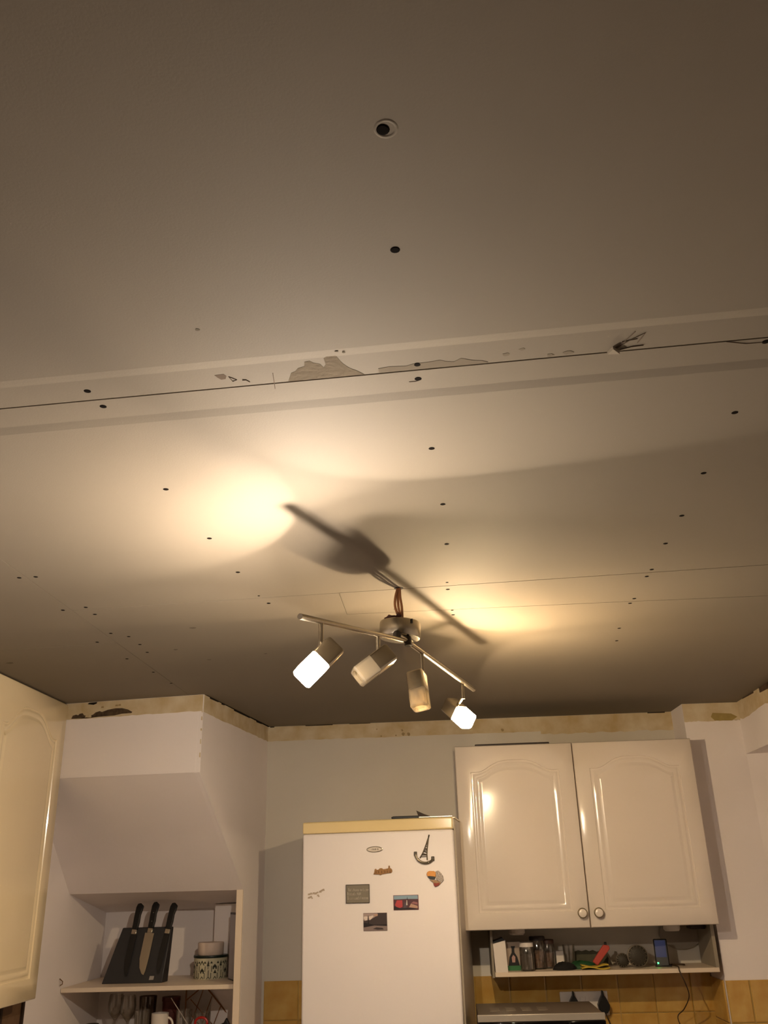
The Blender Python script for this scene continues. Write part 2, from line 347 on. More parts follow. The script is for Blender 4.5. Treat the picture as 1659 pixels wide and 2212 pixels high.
for x, z in ((-1.335,2.376),(-1.275,2.379),(-1.262,2.380)):
    face_poly('stain', [(x-.006, z-.003), (x+.006, z-.003), (x+.004, z+.004), (x-.005, z+.003)], mat('brown spot', '#a08a64', .9), .0022)
# corner bead chipping and the band on the partition
bm = BM(); pts = [(3.415, ZC-.001), (4.23, ZC-.001)] + [(4.23-.815*i/30, 2.332+random.uniform(-.002, .002)) for i in range(31)]
a = [bm.verts.new((ck(y)+.0035, y, z)) for y, z in pts]; b = [bm.verts.new((ck(y), y, z)) for y, z in pts]
bm.faces.new(a); bm.faces.new(b[::-1])
for i in range(len(pts)): bm.faces.new((a[i], a[(i+1) % len(pts)], b[(i+1) % len(pts)], b[i]))
obj('bare_plaster_band', bm, M_plaster, part)
for y0, y1 in ((3.47, 3.56), (3.60, 3.63), (3.75, 3.95), (4.05, 4.12)):
    bm = BM(); hexa(bm, [(ck(y0)+.001, y0, 2.394), (ck(y0)+.006, y0, 2.394), (ck(y1)+.006, y1, 2.396), (ck(y1)+.001, y1, 2.396), (ck(y0)+.001, y0, 2.3995), (ck(y0)+.006, y0, 2.3995), (ck(y1)+.006, y1, 2.3995), (ck(y1)+.001, y1, 2.3995)])
    obj('gap', bm, M_dark, part)
for z in (2.30, 2.26, 2.21, 2.16, 2.33):
    bm = BM(); box(bm, ck(3.41)-.003, ck(3.41)+.0005, 3.4075, 3.411, z, z+random.uniform(.008, .02)); obj('chip', bm, M_plaster, bulk)
for x0, x1, z in ((-.63,-.50,.0022),(-.42,-.32,.001),(-.80,-.78,.003),(.98,1.06,.003)):
    obj('gap', box(BM(), x0, x1, 4.226, 4.231, ZC-.001-z, ZC-.0005), M_dark, wall_back)
for x, z, r in ((-.165,2.343,.008),(-.14,2.342,.008),(-.27,2.337,.004),(-.20,2.338,.004),(.30,2.345,.007),(-.29,2.37,.003),(-.17,2.36,.005)):
    bm = BM(); prism(bm, [(x+r*random.uniform(.7,1.2)*math.cos(a*PI/5), z+r*random.uniform(.7,1.2)*math.sin(a*PI/5)) for a in range(10)], 4.2275, 4.2295, 'y'); obj('stain', bm, mat('plaster stain', '#9c8763', .9), wall_back)
# wall mark (hook) by the alcove
bm = BM(); tube(bm, [(-1.598, 3.97, 1.372), (-1.585, 3.97, 1.362), (-1.585, 3.97, 1.352), (-1.592, 3.965, 1.348)], .0022, 6)
tag(obj('wall_hook', bm, mat('hook brown', '#6a5238', .6)), 'small brown hook screwed into the left wall beside the alcove shelf', 'hook')

# ------------------------------------------------------------ tiles
def tile_mesh(wd, ht):
    bm = BM(); e = .004; t = .006
    o4 = [(0, 0), (wd, 0), (wd, ht), (0, ht)]; i4 = [(e, e), (wd-e, e), (wd-e, ht-e), (e, ht-e)]
    A = [bm.verts.new((x, 0, z)) for x, z in o4]; B = [bm.verts.new((x, -t*.7, z)) for x, z in o4]; D = [bm.verts.new((x, -t, z)) for x, z in i4]
    bm.faces.new(A)
    for i in range(4):
        j = (i+1) % 4; bm.faces.new((A[i], A[j], B[j], B[i])); bm.faces.new((B[i], B[j], D[j], D[i]))
    bm.faces.new(D); return bm
T = .150; G = .003
tm = None
def put_tile(parent, x, y, z, rz=0.0, sx=1.0):
    global tm
    if tm is None: tm = obj('tile', tile_mesh(T-G, T-G), M_tile, parent); o = tm
    else: o = tm.copy(); C.objects.link(o); o.parent = parent
    o.location = (x, y, z); o.rotation_euler = (0, 0, rz); o.scale = (sx, 1, 1); return o
obj('grout', box(BM(), -.80, 1.087, 4.2275, 4.231, .95, 1.322), M_grout, wall_back)
for k in range(13):
    x = -.80+T*k; sx = min(1, (1.087-x)/T)
    if sx > .05:
        for r in range(3): put_tile(wall_back, x, 4.229, 1.322-T*(r+1)+G, 0, sx)
bm = BM(); box(bm, 1.093, 1.336, 4.0385, 4.044, .95, 1.303); obj('grout', bm, M_grout, breast)
for k, (x, sx) in enumerate(((1.094, .60), (1.187, .99))):
    for r in range(3): put_tile(breast, x, 4.0395, 1.303-T*(r+1)+G, .012, sx)
ang = math.atan2(3.93-4.045, XR-1.338)
for k in range(4):
    for r in range(3): put_tile(breast, 1.340+T*k*math.cos(ang), 4.041+T*k*math.sin(ang), 1.303-T*(r+1)+G, ang)
for r in range(3): put_tile(breast, 1.087, 4.226, 1.303-T*(r+1)+G, -PI/2+.02, 1.18)

# ------------------------------------------------------------ counter (below the frame), supports the oven
ct = thing('base_cabinet', 'white base cabinet under the worktop below the tiled wall', 'cabinet', (0, 0, 0))
obj('body', box(BM(), .125, 1.07, 3.62, 4.22, .10, .90), M_carc, ct); obj('plinth', box(BM(), .125, 1.07, 3.68, 4.2, 0, .10), M_dark, ct)
obj('door', box(BM(), .13, .57, 3.60, 3.62, .12, .88), M_cup, ct, bevel=.004); obj('door', box(BM(), .58, 1.06, 3.60, 3.62, .12, .88), M_cup, ct, bevel=.004)
tag(obj('worktop', box(BM(), .115, 1.075, 3.55, 4.215, .90, .94), mat('worktop', '#8b7358', .4, noise=.3, nscale=60), bevel=.004), 'brown worktop beneath the steel microwave oven', 'worktop')

# ------------------------------------------------------------ cathedral arch doors
def arch_loop(W, H, mg, d, arch, sh):
    x0, x1 = mg+d, W-mg-d; zb = mg+d; zs = H-mg-arch-d
    ax0, ax1 = mg+sh, W-mg-sh                       # where the arch begins
    pts = [(x0, zb)]
    pts += [(x0+(x1-x0)*i/6, zb) for i in range(1, 6)]
    pts += [(x1, zb+(zs-zb)*i/6) for i in range(0, 7)]
    n = 30
    for i in range(n+1):
        t = i/n; x = ax1+(ax0-ax1)*t
        s = abs(2*t-1); # 1 at shoulders, 0 at crown
        z = zs + arch*(0.5+0.5*math.cos(PI*s**1.7))
        pts.append((x, z))
    pts += [(x0, zs+(zb-zs)*i/6) for i in range(0, 6)]
    return pts
def arch_door(name, W, H, mt, parent, mg=.062, arch=.046, sh=.030, t=.019):
    """door in local x (width), z (height); front faces -y"""
    bm = BM()
    prof = [(0, 0), (.002, .0035), (.008, .0045), (.012, .002), (.020, .0008), (.026, .0042), (.031, .0042), (.040, .0005), (.044, .0)]
    loops = []
    for d, dep in prof:
        loops.append([bm.verts.new((x, dep, z)) for x, z in arch_loop(W, H, mg, d, arch, sh)])
    n = len(loops[0])
    for A, B in zip(loops[:-1], loops[1:]):
        for i in range(n): bm.faces.new((A[i], A[(i+1) % n], B[(i+1) % n], B[i]))
    e = [bm.edges.get((loops[-1][i], loops[-1][(i+1) % n])) for i in range(n)]
    bmesh.ops.triangle_fill(bm, edges=e, use_beauty=True)
    ed = .004
    rect = [bm.verts.new((x, 0, z)) for x, z in ((ed, ed), (W-ed, ed), (W-ed, H-ed), (ed, H-ed))]
    re = [bm.edges.new((rect[i], rect[(i+1) % 4])) for i in range(4)]
    e0 = [bm.edges.get((loops[0][i], loops[0][(i+1) % n])) for i in range(n)]
    bmesh.ops.triangle_fill(bm, edges=re+e0, use_beauty=True)
    r2 = [bm.verts.new((x, .0035, z)) for x, z in ((0, 0), (W, 0), (W, H), (0, H))]
    r3 = [bm.verts.new((x, t, z)) for x, z in ((0, 0), (W, 0), (W, H), (0, H))]
    for i in range(4):
        j = (i+1) % 4; bm.faces.new((rect[i], rect[j], r2[j], r2[i])); bm.faces.new((r2[i], r2[j], r3[j], r3[i]))
    bm.faces.new(r3)
    o = obj(name, bm, mt, parent)
    for p in o.data.polygons: p.use_smooth = True
    o.data.set_sharp_from_angle(angle=math.radians(50))
    return o
# wall cupboard over the shelf
wc = thing('wall_cupboard', 'off-white two-door wall cupboard with arched panels right of the fridge', 'cupboard', (.066, 3.9, 1.513))
obj('body', box(BM(), .003, .998, .021, .328, .004, .716), M_carc, wc)
for k, x in enumerate((0.0, .5025)):
    d = arch_door('door', .498, .718, M_cup, wc); d.location = (x, 0, 0)
    kn = BM(); kx = .470 if k == 0 else .032
    mt3 = Matrix.Rotation(PI/2, 3, 'X')
    lathe(kn, [(0, -.002), (.006, -.002), (.006, .012), (.017, .014), (.0195, .018), (.018, .023), (.0155, .0245)], 28, c=(kx, 0, .054), mtx=mt3.to_4x4().to_3x3())
    lathe(kn, [(.0155, .0245), (.012, .0265), (0, .028)], 28, c=(kx, 0, .054), mtx=mt3, mi=1)
    ko = obj('knob', kn, [mat('dull brass', '#8d8064', .35, .9), M_cup], d, smooth=True); ko['label'] = 'round knob with a brass rim and cream centre'
for i, x in enumerate((.285, .925)):
    bm = BM(); lathe(bm, [(0, 0), (.034, 0), (.034, -.026), (.028, -.033), (0, -.033)], 24, c=(x, 4.10, 1.5165))
    tag(obj('puck_light', bm, M_white, smooth=True), ['white puck light under the left half of the cupboard, above the glass jars', 'white puck light under the right half of the cupboard, above the flat grey oval'][i], 'light', 'unlit puck lights under the cupboard')
tag(obj('black_tray', box(BM(), .155, .475, 3.925, 4.20, 2.2295, 2.241), mat('dark tray', '#2a1c18', .5), bevel=.003), 'thin dark tray lying on top of the wall cupboard', 'tray')
# left cupboard, seen edge on
lc = thing('wall_cupboard', 'yellowed cream tall wall cupboard with an arched door at the left edge', 'cupboard', (-1.485, 3.49, 1.350))
obj('body', box(BM(), -.114, -.021, -1.0, -.002, .004, 1.044), M_cream, lc)
for wd, y0 in ((.597, -.598), (.397, -.998)):
    d = arch_door('door', wd, 1.046, M_cream, lc, mg=.070, arch=.080, sh=.03); d.location = (0, y0, 0); d.rotation_euler = (0, 0, PI/2)
# brown framed board under it
fb = thing('framed_board', 'brown board in a dark frame on the left wall below the cream cupboard', 'picture', (-1.598, 3.56, 1.02))
bm = BM(); box(bm, 0, .004, -.10, .065, 0, .325); obj('board', bm, mat('brown board', '#6f543c', .7, noise=.2, nscale=30), fb)
bm = BM(); box(bm, 0, .012, .062, .078, 0, .333); box(bm, 0, .012, -.11, .078, .322, .336); box(bm, 0, .012, -.11, .078, -.012, 0); box(bm, 0, .012, -.115, -.10, -.012, .336); obj('frame', bm, mat('frame dark', '#2c1d14', .6), fb)

# ------------------------------------------------------------ shelf under the cupboard
sh = thing('open_shelf', 'white open shelf holding jars and gadgets under the wall cupboard', 'shelf', (.180, 4.0, 1.337))
obj('shelf_board', box(BM(), 0, .888, 0, .227, 0, .0165), M_shelf, sh, bevel=.0015)
obj('end_panel', box(BM(), .876, .890, .004, .225, .0165, .178), mat('end panel', '#8e8474', .6), sh)
obj('end_panel', box(BM(), -.010, -.001, .02, .225, -.004, .178), mat('end panel', '#8e8474', .6), sh)
ZS = 1.3537
bx = thing('carton', 'tall white carton with an open dark top at the left end of the shelf', 'carton', (.183, 4.004, ZS))
bm = BM(); hexa(bm, [(0,0,0),(.050,0,0),(.050,.09,0),(0,.09,0),(-.004,0,.104),(.046,0,.116),(.046,.09,.116),(-.004,.09,.104)]); obj('box', bm, M_white, bx)
bm = BM(); hexa(bm, [(-.004,.004,.1055),(.044,.004,.1175),(.044,.088,.1175),(-.004,.088,.1055),(-.002,.004,.112),(.036,.004,.125),(.036,.088,.125),(-.002,.088,.112)]); obj('flap', bm, M_blk, bx)
gj = thing('small_box', 'small printed box with a dark bottle picture behind the carton', 'box', (.228, 4.07, ZS))
obj('box', box(BM(), 0, .066, 0, .04, 0, .105), mat('printed box', '#a08f80', .6), gj)
bm = BM(); prism(bm, [(.012,.018),(.058,.018),(.050,.050),(.040,.066),(.040,.080),(.044,.090),(.026,.090),(.029,.080),(.028,.066),(.018,.050)], -.001, 0, 'y'); obj('print', bm, M_blk, gj)
bm = BM(); prism(bm, [(.028,.030),(.040,.030),(.042,.050),(.034,.058),(.027,.048)], -.0016, -.001, 'y'); obj('print', bm, mat('skin print', '#b08a80', .6), gj)
bm = BM(); box(bm, 0, .066, -.0012, 0, 0, .018); obj('print', bm, mat('green print', '#2f6a3c', .6), gj)
M_glass = glassy('clear glass', (.955, .945, .93, 1), tfac=.93, rough=.05, gl=.15, diff=(.35, .32, .28, 1))
def jar(x, y, r, h, label, lid=None, fill=None, group=None):
    t = thing('glass_jar', label, 'jar', (x, y, ZS), 0, group)
    bm = BM(); lathe(bm, [(0, 0), (r*.95, 0), (r, .004), (r, h*.82), (r*.86, h*.92), (r*.86, h), (r*.80, h), (r*.80, h*.92), (r*.93, h*.82), (r*.93, .006), (0, .006)], 24); obj('glass', bm, M_glass, t, smooth=True)
    if fill:
        bm = BM(); lathe(bm, [(0, .0065), (r*.91, .0065), (r*.91, h*.55), (r*.5, h*.62), (0, h*.60)], 20); obj('contents', bm, fill, t, smooth=True)
    if lid:
        bm = BM(); lathe(bm, [(r*.96, h-.012), (r*.96, h+.002), (r*.9, h+.004), (0, h+.004), ], 24); obj('lid', bm, lid, t, smooth=True)
M_spice = mat('brown contents', '#4a3326', .9, noise=.6, nscale=120, col2='#80604a')
jar(.316, 4.05, .030, .100, 'clear glass jar with a white lid beside the printed box', lid=M_white, fill=mat('grey contents', '#5a5048', .9, noise=.4, nscale=90))
jar(.368, 4.12, .034, .118, 'brown-filled glass jar with a dark lid right of the white-lidded jar', lid=mat('dark lid', '#2c211c', .5), fill=M_spice)
jar(.412, 4.14, .028, .104, 'narrow brown-filled glass jar without a pale lid, left of the small white block', lid=mat('brown lid', '#53392c', .5), fill=M_spice)
tag(obj('white_block', box(BM(), .445, .478, 4.15, 4.19, ZS, ZS+.062), M_white, bevel=.003), 'small white block at the back of the shelf left of the tumbler', 'box')
tb = BM(); lathe(tb, [(0, 0), (.021, 0), (.026, .088), (.0245, .088), (.0195, .004), (0, .004)], 22, c=(.496, 4.12, ZS)); tag(obj('tumbler', tb, M_glass, smooth=True), 'grey clear tumbler at the middle of the shelf behind the black cloth', 'glass')
def lump(name, cx, cy, rx, ry, h, mt, n=18, lab='', cat=''):
    bm = BM(); rings = []
    for k, (s, z) in enumerate(((1, 0), (1.04, .25), (.9, .6), (.6, .9), (.2, 1))):
        rings.append([bm.verts.new((cx+rx*s*(1+.14*math.sin(3*a+k)+.07*math.sin(7*a+2*k))*math.cos(a), cy+ry*s*math.sin(a), ZS+h*z*(1+.2*math.sin(2*a+k) if k else 1))) for a in [2*PI*i/n for i in range(n)]])
    for A, B in zip(rings[:-1], rings[1:]):
        for i in range(n): bm.faces.new((A[i], A[(i+1) % n], B[(i+1) % n], B[i]))
    bm.faces.new(rings[0]); bm.faces.new(rings[-1]); return tag(obj(name, bm, mt, smooth=True), lab, cat)
lump('cloth', .462, 4.050, .042, .022, .026, mat('black cloth', '#15120f', .9), lab='crumpled black cloth on the shelf in front of the white block', cat='cloth')
lump('packet', .535, 4.085, .055, .025, .026, mat('green packet', '#1e4a28', .6), lab='dark green crumpled packet between the black cloth and the yellow pad', cat='packet')
# fringed green-grey bag behind
bm = BM(); prism(bm, [(x-.082, z) for x, z in [(.598,ZS),(.735,ZS),(.742,ZS+.03),(.728,ZS+.064),(.70,ZS+.055),(.683,ZS+.062),(.668,ZS+.058),(.655,ZS+.063),(.637,ZS+.059),(.622,ZS+.062),(.604,ZS+.058)]], 4.145, 4.165, 'y'); tag(obj('bag', bm, mat('olive bag', '#4e4c3a', .8, noise=.2, nscale=60)), 'olive grey bag with a crimped top behind the green packet', 'bag')
bm = BM(); lathe(bm, [(0,0),(.010,0),(.011,.030),(.007,.042),(.007,.052),(0,.052)], 14, c=(.610,4.105,ZS+.022)); bm.verts.ensure_lookup_table()
yp = thing('sponge_cloth', 'folded yellow cloth under the red tool on the shelf', 'cloth', (.590, 4.045, ZS))
bm = BM()
for k, (dz, w_) in enumerate(((0, .112), (.007, .108))):
    vs = [];
    for i in range(13):
        t = i/12; zz = dz+.004+.004*math.sin(t*PI*2+k*2); vs.append((-.06+w_*t, zz))
    pts = vs + [(x, z+.0045) for x, z in vs[::-1]]
    prism(bm, pts, -.025+.004*k, .028, 'y')
obj('cloth', bm, mat('yellow cloth', '#b59a35', .85), yp)
bm = BM(); prism(bm, [(-.012,0),(.012,0),(.019,.082),(.010,.090),(-.002,.084),(-.010,.078)], -.008, .008, 'y')
bt = thing('peeler', 'red handled tool leaning over the folded yellow cloth', 'utensil', (.588, 4.05, ZS+.020)); o = obj('handle', bm, mat('dull red', '#b04438', .55), bt, bevel=.003); o.rotation_euler = (0, math.radians(38), 0)
bm = BM(); box(bm, .045, .055, -.005, .005, .060, .078); obj('tip', bm, M_blk, bt, bevel=.002)
M_wire = mat('dark metal wire', '#70675a', .4, .3)
def wireball(name, cx, cy, cz, r, lab):
    t = thing(name, lab, 'strainer', (cx, cy, cz)); bm = BM()
    mt3 = Matrix.Rotation(PI/2, 3, 'X')
    lathe(bm, [(r, .004), (r, -.004), (r*.92, -.006), (r*.92, .006), (r, .004)], 28, mtx=mt3); obj('rim', bm, M_wire, t, smooth=True)
    bm = BM(); lathe(bm, [(r*.92, .002), (r*.75, .008), (r*.45, .012), (0, .014)], 24, mtx=mt3); obj('mesh_disc', bm, mat('dark mesh', '#3f392f', .6, .1, noise=.5, nscale=300), t, smooth=True)
    bm = BM()
    for i in range(8):
        a = PI*i/8; tube(bm, [(r*.93*math.cos(a)*s, -.006-.006*(1-abs(s)), r*.93*math.sin(a)*s) for s in (-1, -.5, 0, .5, 1)], .0011, 5)
    lathe(bm, [(r*.42, -.010), (r*.46, -.013), (r*.42, -.016), (r*.38, -.013), (r*.42, -.010)], 20, mtx=mt3)
    obj('wire_grid', bm, M_wire, t)
wireball('sink_strainer', .705, 4.08, ZS+.0275, .027, 'small dark round wire strainer standing left of the larger one')
wireball('sink_strainer', .766, 4.07, ZS+.0425, .042, 'large dark round wire strainer standing left of the blue-screened device')
# device
dv = thing('phone_device', 'blue-screened handheld device with a green light standing on the shelf', 'phone', (.866, 4.085, ZS), -.22)
o = obj('body', box(BM(), -.027, .027, -.009, .016, 0, .102), M_blk, dv, bevel=.004); o.rotation_euler = (math.radians(-8), 0, 0)
o2 = obj('screen', box(BM(), -.022, .020, -.0105, -.0088, .034, .096), mat('blue screen', '#131b3a', .3, emit=(.03, .06, .25, 1), estr=.05), dv); o2.rotation_euler = (math.radians(-8), 0, 0)
bm = BM(); lathe(bm, [(0, .002), (.003, .001), (.003, 0)], 12, c=(-.017, -.0095, .014), mtx=Matrix.Rotation(PI/2, 3, 'X')); o3 = obj('indicator_light', bm, mat('green led', '#20ff40', .3, emit=(.03, 1, .12, 1), estr=4), dv)
obj('base', box(BM(), -.030, .034, -.012, .03, 0, .006), M_blk, dv, bevel=.002)
bm = BM(); tube(bm, spline([(.905,4.09,ZS+.004),(.915,4.05,ZS+.004),(.908,4.0,ZS+.0035),(.908,3.992,ZS-.01),(.925,3.995,1.30),(.945,4.05,1.25),(.930,4.10,1.20),(.905,4.12,1.17),(.920,4.12,1.12),(.945,4.12,1.06),(.95,4.05,.97),(.93,3.95,.9425)], 6), .0022, 6)
tag(obj('cable', bm, mat('dark cable', '#3a2812', .6)), 'thin dark cable hanging over the shelf edge in front of the yellow tiles', 'cable')
bm = BM(); tube(bm, spline([(.905,4.12,ZS+.004),(.93,4.10,ZS+.006),(.955,4.10,ZS+.005),(.95,4.13,ZS+.004),(.92,4.13,ZS+.004)], 6), .003, 6); tag(obj('cable', bm, mat('dark cable', '#3a2812', .6)), 'coiled dark cable end lying right of the blue-screened device', 'cable')
bm = BM(); lathe(bm, [(0, .004), (.055, .004), (.095, 0), (.095, -.003), (.055, .001), (0, .001)], 36, c=(.985, 4.215, 1.465), mtx=Matrix.Rotation(PI/2, 3, 'X') @ Matrix.Diagonal((.92, .62, 1)))  # flat grey oval upright against the back wall, below the cupboard
tag(obj('flat_piece', bm, mat('grey white plate', '#968c80', .4), smooth=True), 'flat grey oval standing against the back wall above the shelf', 'flat_piece')
tag(obj('adapter', box(BM(), .99, 1.05, 4.05, 4.12, 1.490, 1.5165), mat('dark adapter', '#2b1f1a', .6), bevel=.003), 'dark adapter stuck under the right end of the wall cupboard', 'adapter')

# ------------------------------------------------------------ sockets and plug
so = thing('double_socket', 'white double wall socket on the yellow tiles right of the oven', 'socket', (.452, 4.222, 1.168))
obj('face_plate', box(BM(), 0, .198, -.010, 0, 0, .090), M_white, so, bevel=.004)
for x in (.012, .14):
    pass
obj('switch', box(BM(), .082, .094, -.013, -.009, .052, .070), M_white, so, bevel=.001); obj('switch', box(BM(), .104, .116, -.013, -.009, .052, .070), M_white, so, bevel=.001)
def plug(cx, cz, lab):
    t = thing('plug', lab, 'plug', (cx, 4.212, cz))
    bm = BM(); prism(bm, [(-.022,-.012),(-.012,-.026),(.012,-.026),(.022,-.012),(.024,.004),(.014,.024),(.004,.040),(.002,.056),(-.002,.056),(-.004,.040),(-.014,.024),(-.024,.004)], -.034, -.001, 'y')
    obj('body', bm, M_blk, t, bevel=.004); return t
p1 = plug(.626, 1.206, 'black plug with a cord in the right-hand socket'); bm = BM(); tube(bm, spline([(.004,-.02,-.024),(.016,-.02,-.06),(.035,-.02,-.11),(.05,-.02,-.20),(.06,-.03,-.262)], 6), .0028, 6); obj('cord', bm, mat('dark cable', '#3a2812', .6), p1)
plug(.505, 1.206, 'black plug half hidden behind the oven in the left-hand socket')

# ------------------------------------------------------------ microwave
mw = thing('microwave_oven', 'brushed steel microwave oven with a black glass front on the worktop', 'microwave', (.088, 3.56, .94))
obj('body', box(BM(), .004, .441, .010, .335, .012, .318), mat('steel casing', '#7b7064', .35, .55), mw, bevel=.003)
obj('top_trim', box(BM(), 0, .445, 0, .010, .297, .320), mat('chrome trim', '#aaa298', .35, .35), mw, bevel=.002)
obj('door', box(BM(), 0, .318, -.004, .010, .014, .296), mat('black glass', '#060505', .08), mw, bevel=.002)
obj('control_panel', box(BM(), .321, .445, -.004, .010, .014, .296), mat('black glass', '#060505', .08), mw, bevel=.002)
bm = BM(); box(bm, .330, .345, -.0046, -.004, .279, .281); box(bm, .330, .332, -.0046, -.004, .266, .281); box(bm, .336, .343, -.0046, -.004, .269, .273); obj('print', bm, M_white, mw)
for i in range(4): obj('vent', box(BM(), .05+.058*i, .085+.058*i, .11, .20, .3178, .3188), mat('pressed steel', '#8d8274', .4, .5), mw, bevel=.0004)
for x in (.03, .41):
    for y in (.03, .30): obj('foot', box(BM(), x, x+.02, y, y+.02, 0, .012), M_blk, mw)

# ------------------------------------------------------------ fridge
fa = math.atan2(3.62-3.68, .595)
fr = thing('fridge_freezer', 'tall white fridge with a yellowed top strip and magnets', 'fridge', (-.557, 3.68, 0), fa)
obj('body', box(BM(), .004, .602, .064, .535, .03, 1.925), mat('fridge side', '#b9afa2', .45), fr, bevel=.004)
obj('door_seal', box(BM(), .010, .596, .052, .064, .05, 1.915), M_gask, fr)
obj('door', box(BM(), 0, .598, 0, .052, .72, 1.884), M_fr, fr, bevel=.009, seg=4)
obj('freezer_door', box(BM(), 0, .598, 0, .052, .04, .71), M_fr, fr, bevel=.009, seg=4)
obj('top_strip', box(BM(), 0, .598, 0, .052, 1.8845, 1.928), M_yel, fr, bevel=.0055, seg=4)
obj('top_panel', box(BM(), .003, .603, .053, .54, 1.9255, 1.932), M_yel, fr, bevel=.002)
for x in (.02, .54): obj('foot', box(BM(), x, x+.04, .1, .14, 0, .03), M_blk, fr)
bm = BM(); lathe(bm, [(0, -.0015), (.0255, -.0015), (.029, -.0026), (.032, -.0018), (.033, 0)], 36, c=(.289, 0, 1.8195), mtx=Matrix.Rotation(-PI/2, 3, 'X') @ Matrix.Diagonal((1, .34, 1)))
bd = obj('badge', bm, mat('silver badge', '#a89f90', .3, .7), fr, smooth=True); bd['label'] = 'oval silver maker badge with faint letters'
bm = BM(); lathe(bm, [(0, -.0022), (.027, -.0020)], 30, c=(.289, 0, 1.8195), mtx=Matrix.Rotation(-PI/2, 3, 'X') @ Matrix.Diagonal((1, .30, 1))); obj('badge_face', bm, mat('badge face', '#cbc0b4', .35), bd)
bm = BM()
for i, (h_, w_) in enumerate(((.006,.0012),(.006,.003),(.005,.003),(.006,.0035),(.006,.001),(.006,.004))): x = .276+.0048*i; box(bm, x, x+w_, -.0028, -.0021, 1.8168, 1.8168+h_)
obj('badge_letters', bm, mat('badge grey', '#7a7064', .5), bd)
fm = Matrix.Translation((-.557, 3.68, 0)) @ Matrix.Rotation(fa, 4, 'Z')
def on_fridge(name, label, cat, u, z, group=None):
    p = fm @ Vector((u, 0, z)); return thing(name, label, cat, p, fa, group)
GM = 'souvenir magnets on the fridge door'
# tower magnet
t = on_fridge('tower_magnet', 'pewter lattice tower magnet on a curved anchor-like base at the door top right', 'magnet', .488, 1.808, GM)
bm = BM(); R2 = Matrix.Rotation(math.radians(16), 3, 'Y')
def leg(x0, z0, x1, z1, r): 
    a = R2 @ Vector((x0, -.005, z0)); b = R2 @ Vector((x1, -.005, z1)); tube(bm, [a, b], r, 6)
for s in (-1, 1):
    for q in ((.0145,-.030,.0085,-.012),(.0085,-.012,.0045,.010),(.0045,.010,.002,.032),(.002,.032,.0,.050)): leg(s*q[0], q[1], s*q[2], q[3], .0026)
for z, ww in ((-.012,.0105),(-.003,.008),(.008,.0055)): leg(-ww, z, ww, z, .0022)
for z in (-.024,-.018,.0,.014,.022): leg(-.006-.004*(z<-.01)+.12*max(z,0), z, .006+.004*(z<-.01)-.12*max(z,0), z+.006, .0012)
obj('tower', bm, M_pewter, t)
bm = BM(); tube(bm, [R2 @ Vector((0,-.004,.045)), R2 @ Vector((0,-.004,.054)), R2 @ Vector((0,-.004,.060))], .0026, 8); obj('tip', bm, M_pewterd, t)
arc = [R2 @ Vector((.036*math.sin(a), -.0062, -.013-.031*math.cos(a))) for a in [math.radians(-72+12*i) for i in range(13)]]
bm = BM(); tube(bm, arc, .0052, 8); obj('curved_base', bm, M_pewter, t, smooth=True)
for s in (-1, 1):
    bm = BM(); c0 = R2 @ Vector((s*.0345, -.004, -.022)); box(bm, c0.x-.006, c0.x+.006, -.009, -.001, c0.z-.006, c0.z+.010); obj('end_knob', bm, M_pewterd, t, bevel=.002)
    bm = BM(); c0 = R2 @ Vector((s*.022, -.006, -.037)); bmesh.ops.create_uvsphere(bm, u_segments=12, v_segments=8, radius=.0055, matrix=Matrix.Translation(c0)); obj('bead', bm, M_steel, t, smooth=True)
# skyline magnet
t = on_fridge('skyline_magnet', 'small brown skyline magnet below the oval badge', 'magnet', .284, 1.730, GM)
bm = BM(); prism(bm, [(-.001,.0),(.012,-.001),(.020,-.001),(.026,-.004),(.032,-.001),(.052,.002),(.068,.003),(.072,.007),(.072,.014),(.068,.019),(.064,.020),(.063,.028),(.061,.030),(.058,.028),(.057,.020),(.046,.018),(.036,.017),(.033,.021),(.024,.021),(.020,.017),(.012,.015),(.009,.020),(.004,.018),(.002,.008)], -.005, 0, 'y'); obj('body', bm, mat('tan resin', '#9a7040', .6, noise=.4, nscale=220), t, bevel=.0008)
bm = BM()
for x in (.008,.018,.03,.042,.052,.063): box(bm, x, x+.003, -.0056, -.005, .004, .012)
obj('relief', bm, mat('dark brown relief', '#6a4826', .7), t)
# house shaped orange magnet
t = on_fridge('house_magnet', 'orange, black and silver resin magnet under the tower magnet', 'magnet', .487, 1.690, GM)
bm = BM(); prism(bm, [(.004,.028),(.010,.022),(.030,.020),(.036,.026),(.037,.040),(.030,.045),(.012,.046),(.004,.042),(.001,.034)], -.007, 0, 'y'); obj('roof', bm, mat('orange resin', '#c8873a', .5), t, bevel=.002)
bm = BM(); prism(bm, [(.004,.027),(.014,.017),(.032,.016),(.035,.024),(.030,.026),(.012,.028)], -.008, 0, 'y'); obj('black_band', bm, M_blk, t, bevel=.001)  # black resin band below the orange part
bm = BM(); prism(bm, [(.037,.044),(.046,.046),(.056,.038),(.064,.026),(.066,.012),(.056,.002),(.050,.006),(.040,.014),(.036,.022),(.036,.036)], -.006, 0, 'y'); obj('side', bm, mat('silvery resin', '#a89c90', .4, .3, noise=.5, nscale=260, col2='#5c5048'), t, bevel=.001)
bm = BM(); prism(bm, [(.012,.014),(.036,.014),(.056,.004),(.050,-.004),(.040,-.002),(.026,.004)], -.006, 0, 'y'); obj('base', bm, mat('tan base', '#9c7c58', .5, noise=.4, nscale=200), t, bevel=.001)
bm = BM(); prism(bm, [(.026,.004),(.038,.002),(.050,.004),(.046,-.006),(.034,-.010),(.028,-.006)], -.008, 0, 'y'); obj('red_foot', bm, mat('dark red', '#80260f', .5), t, bevel=.001)
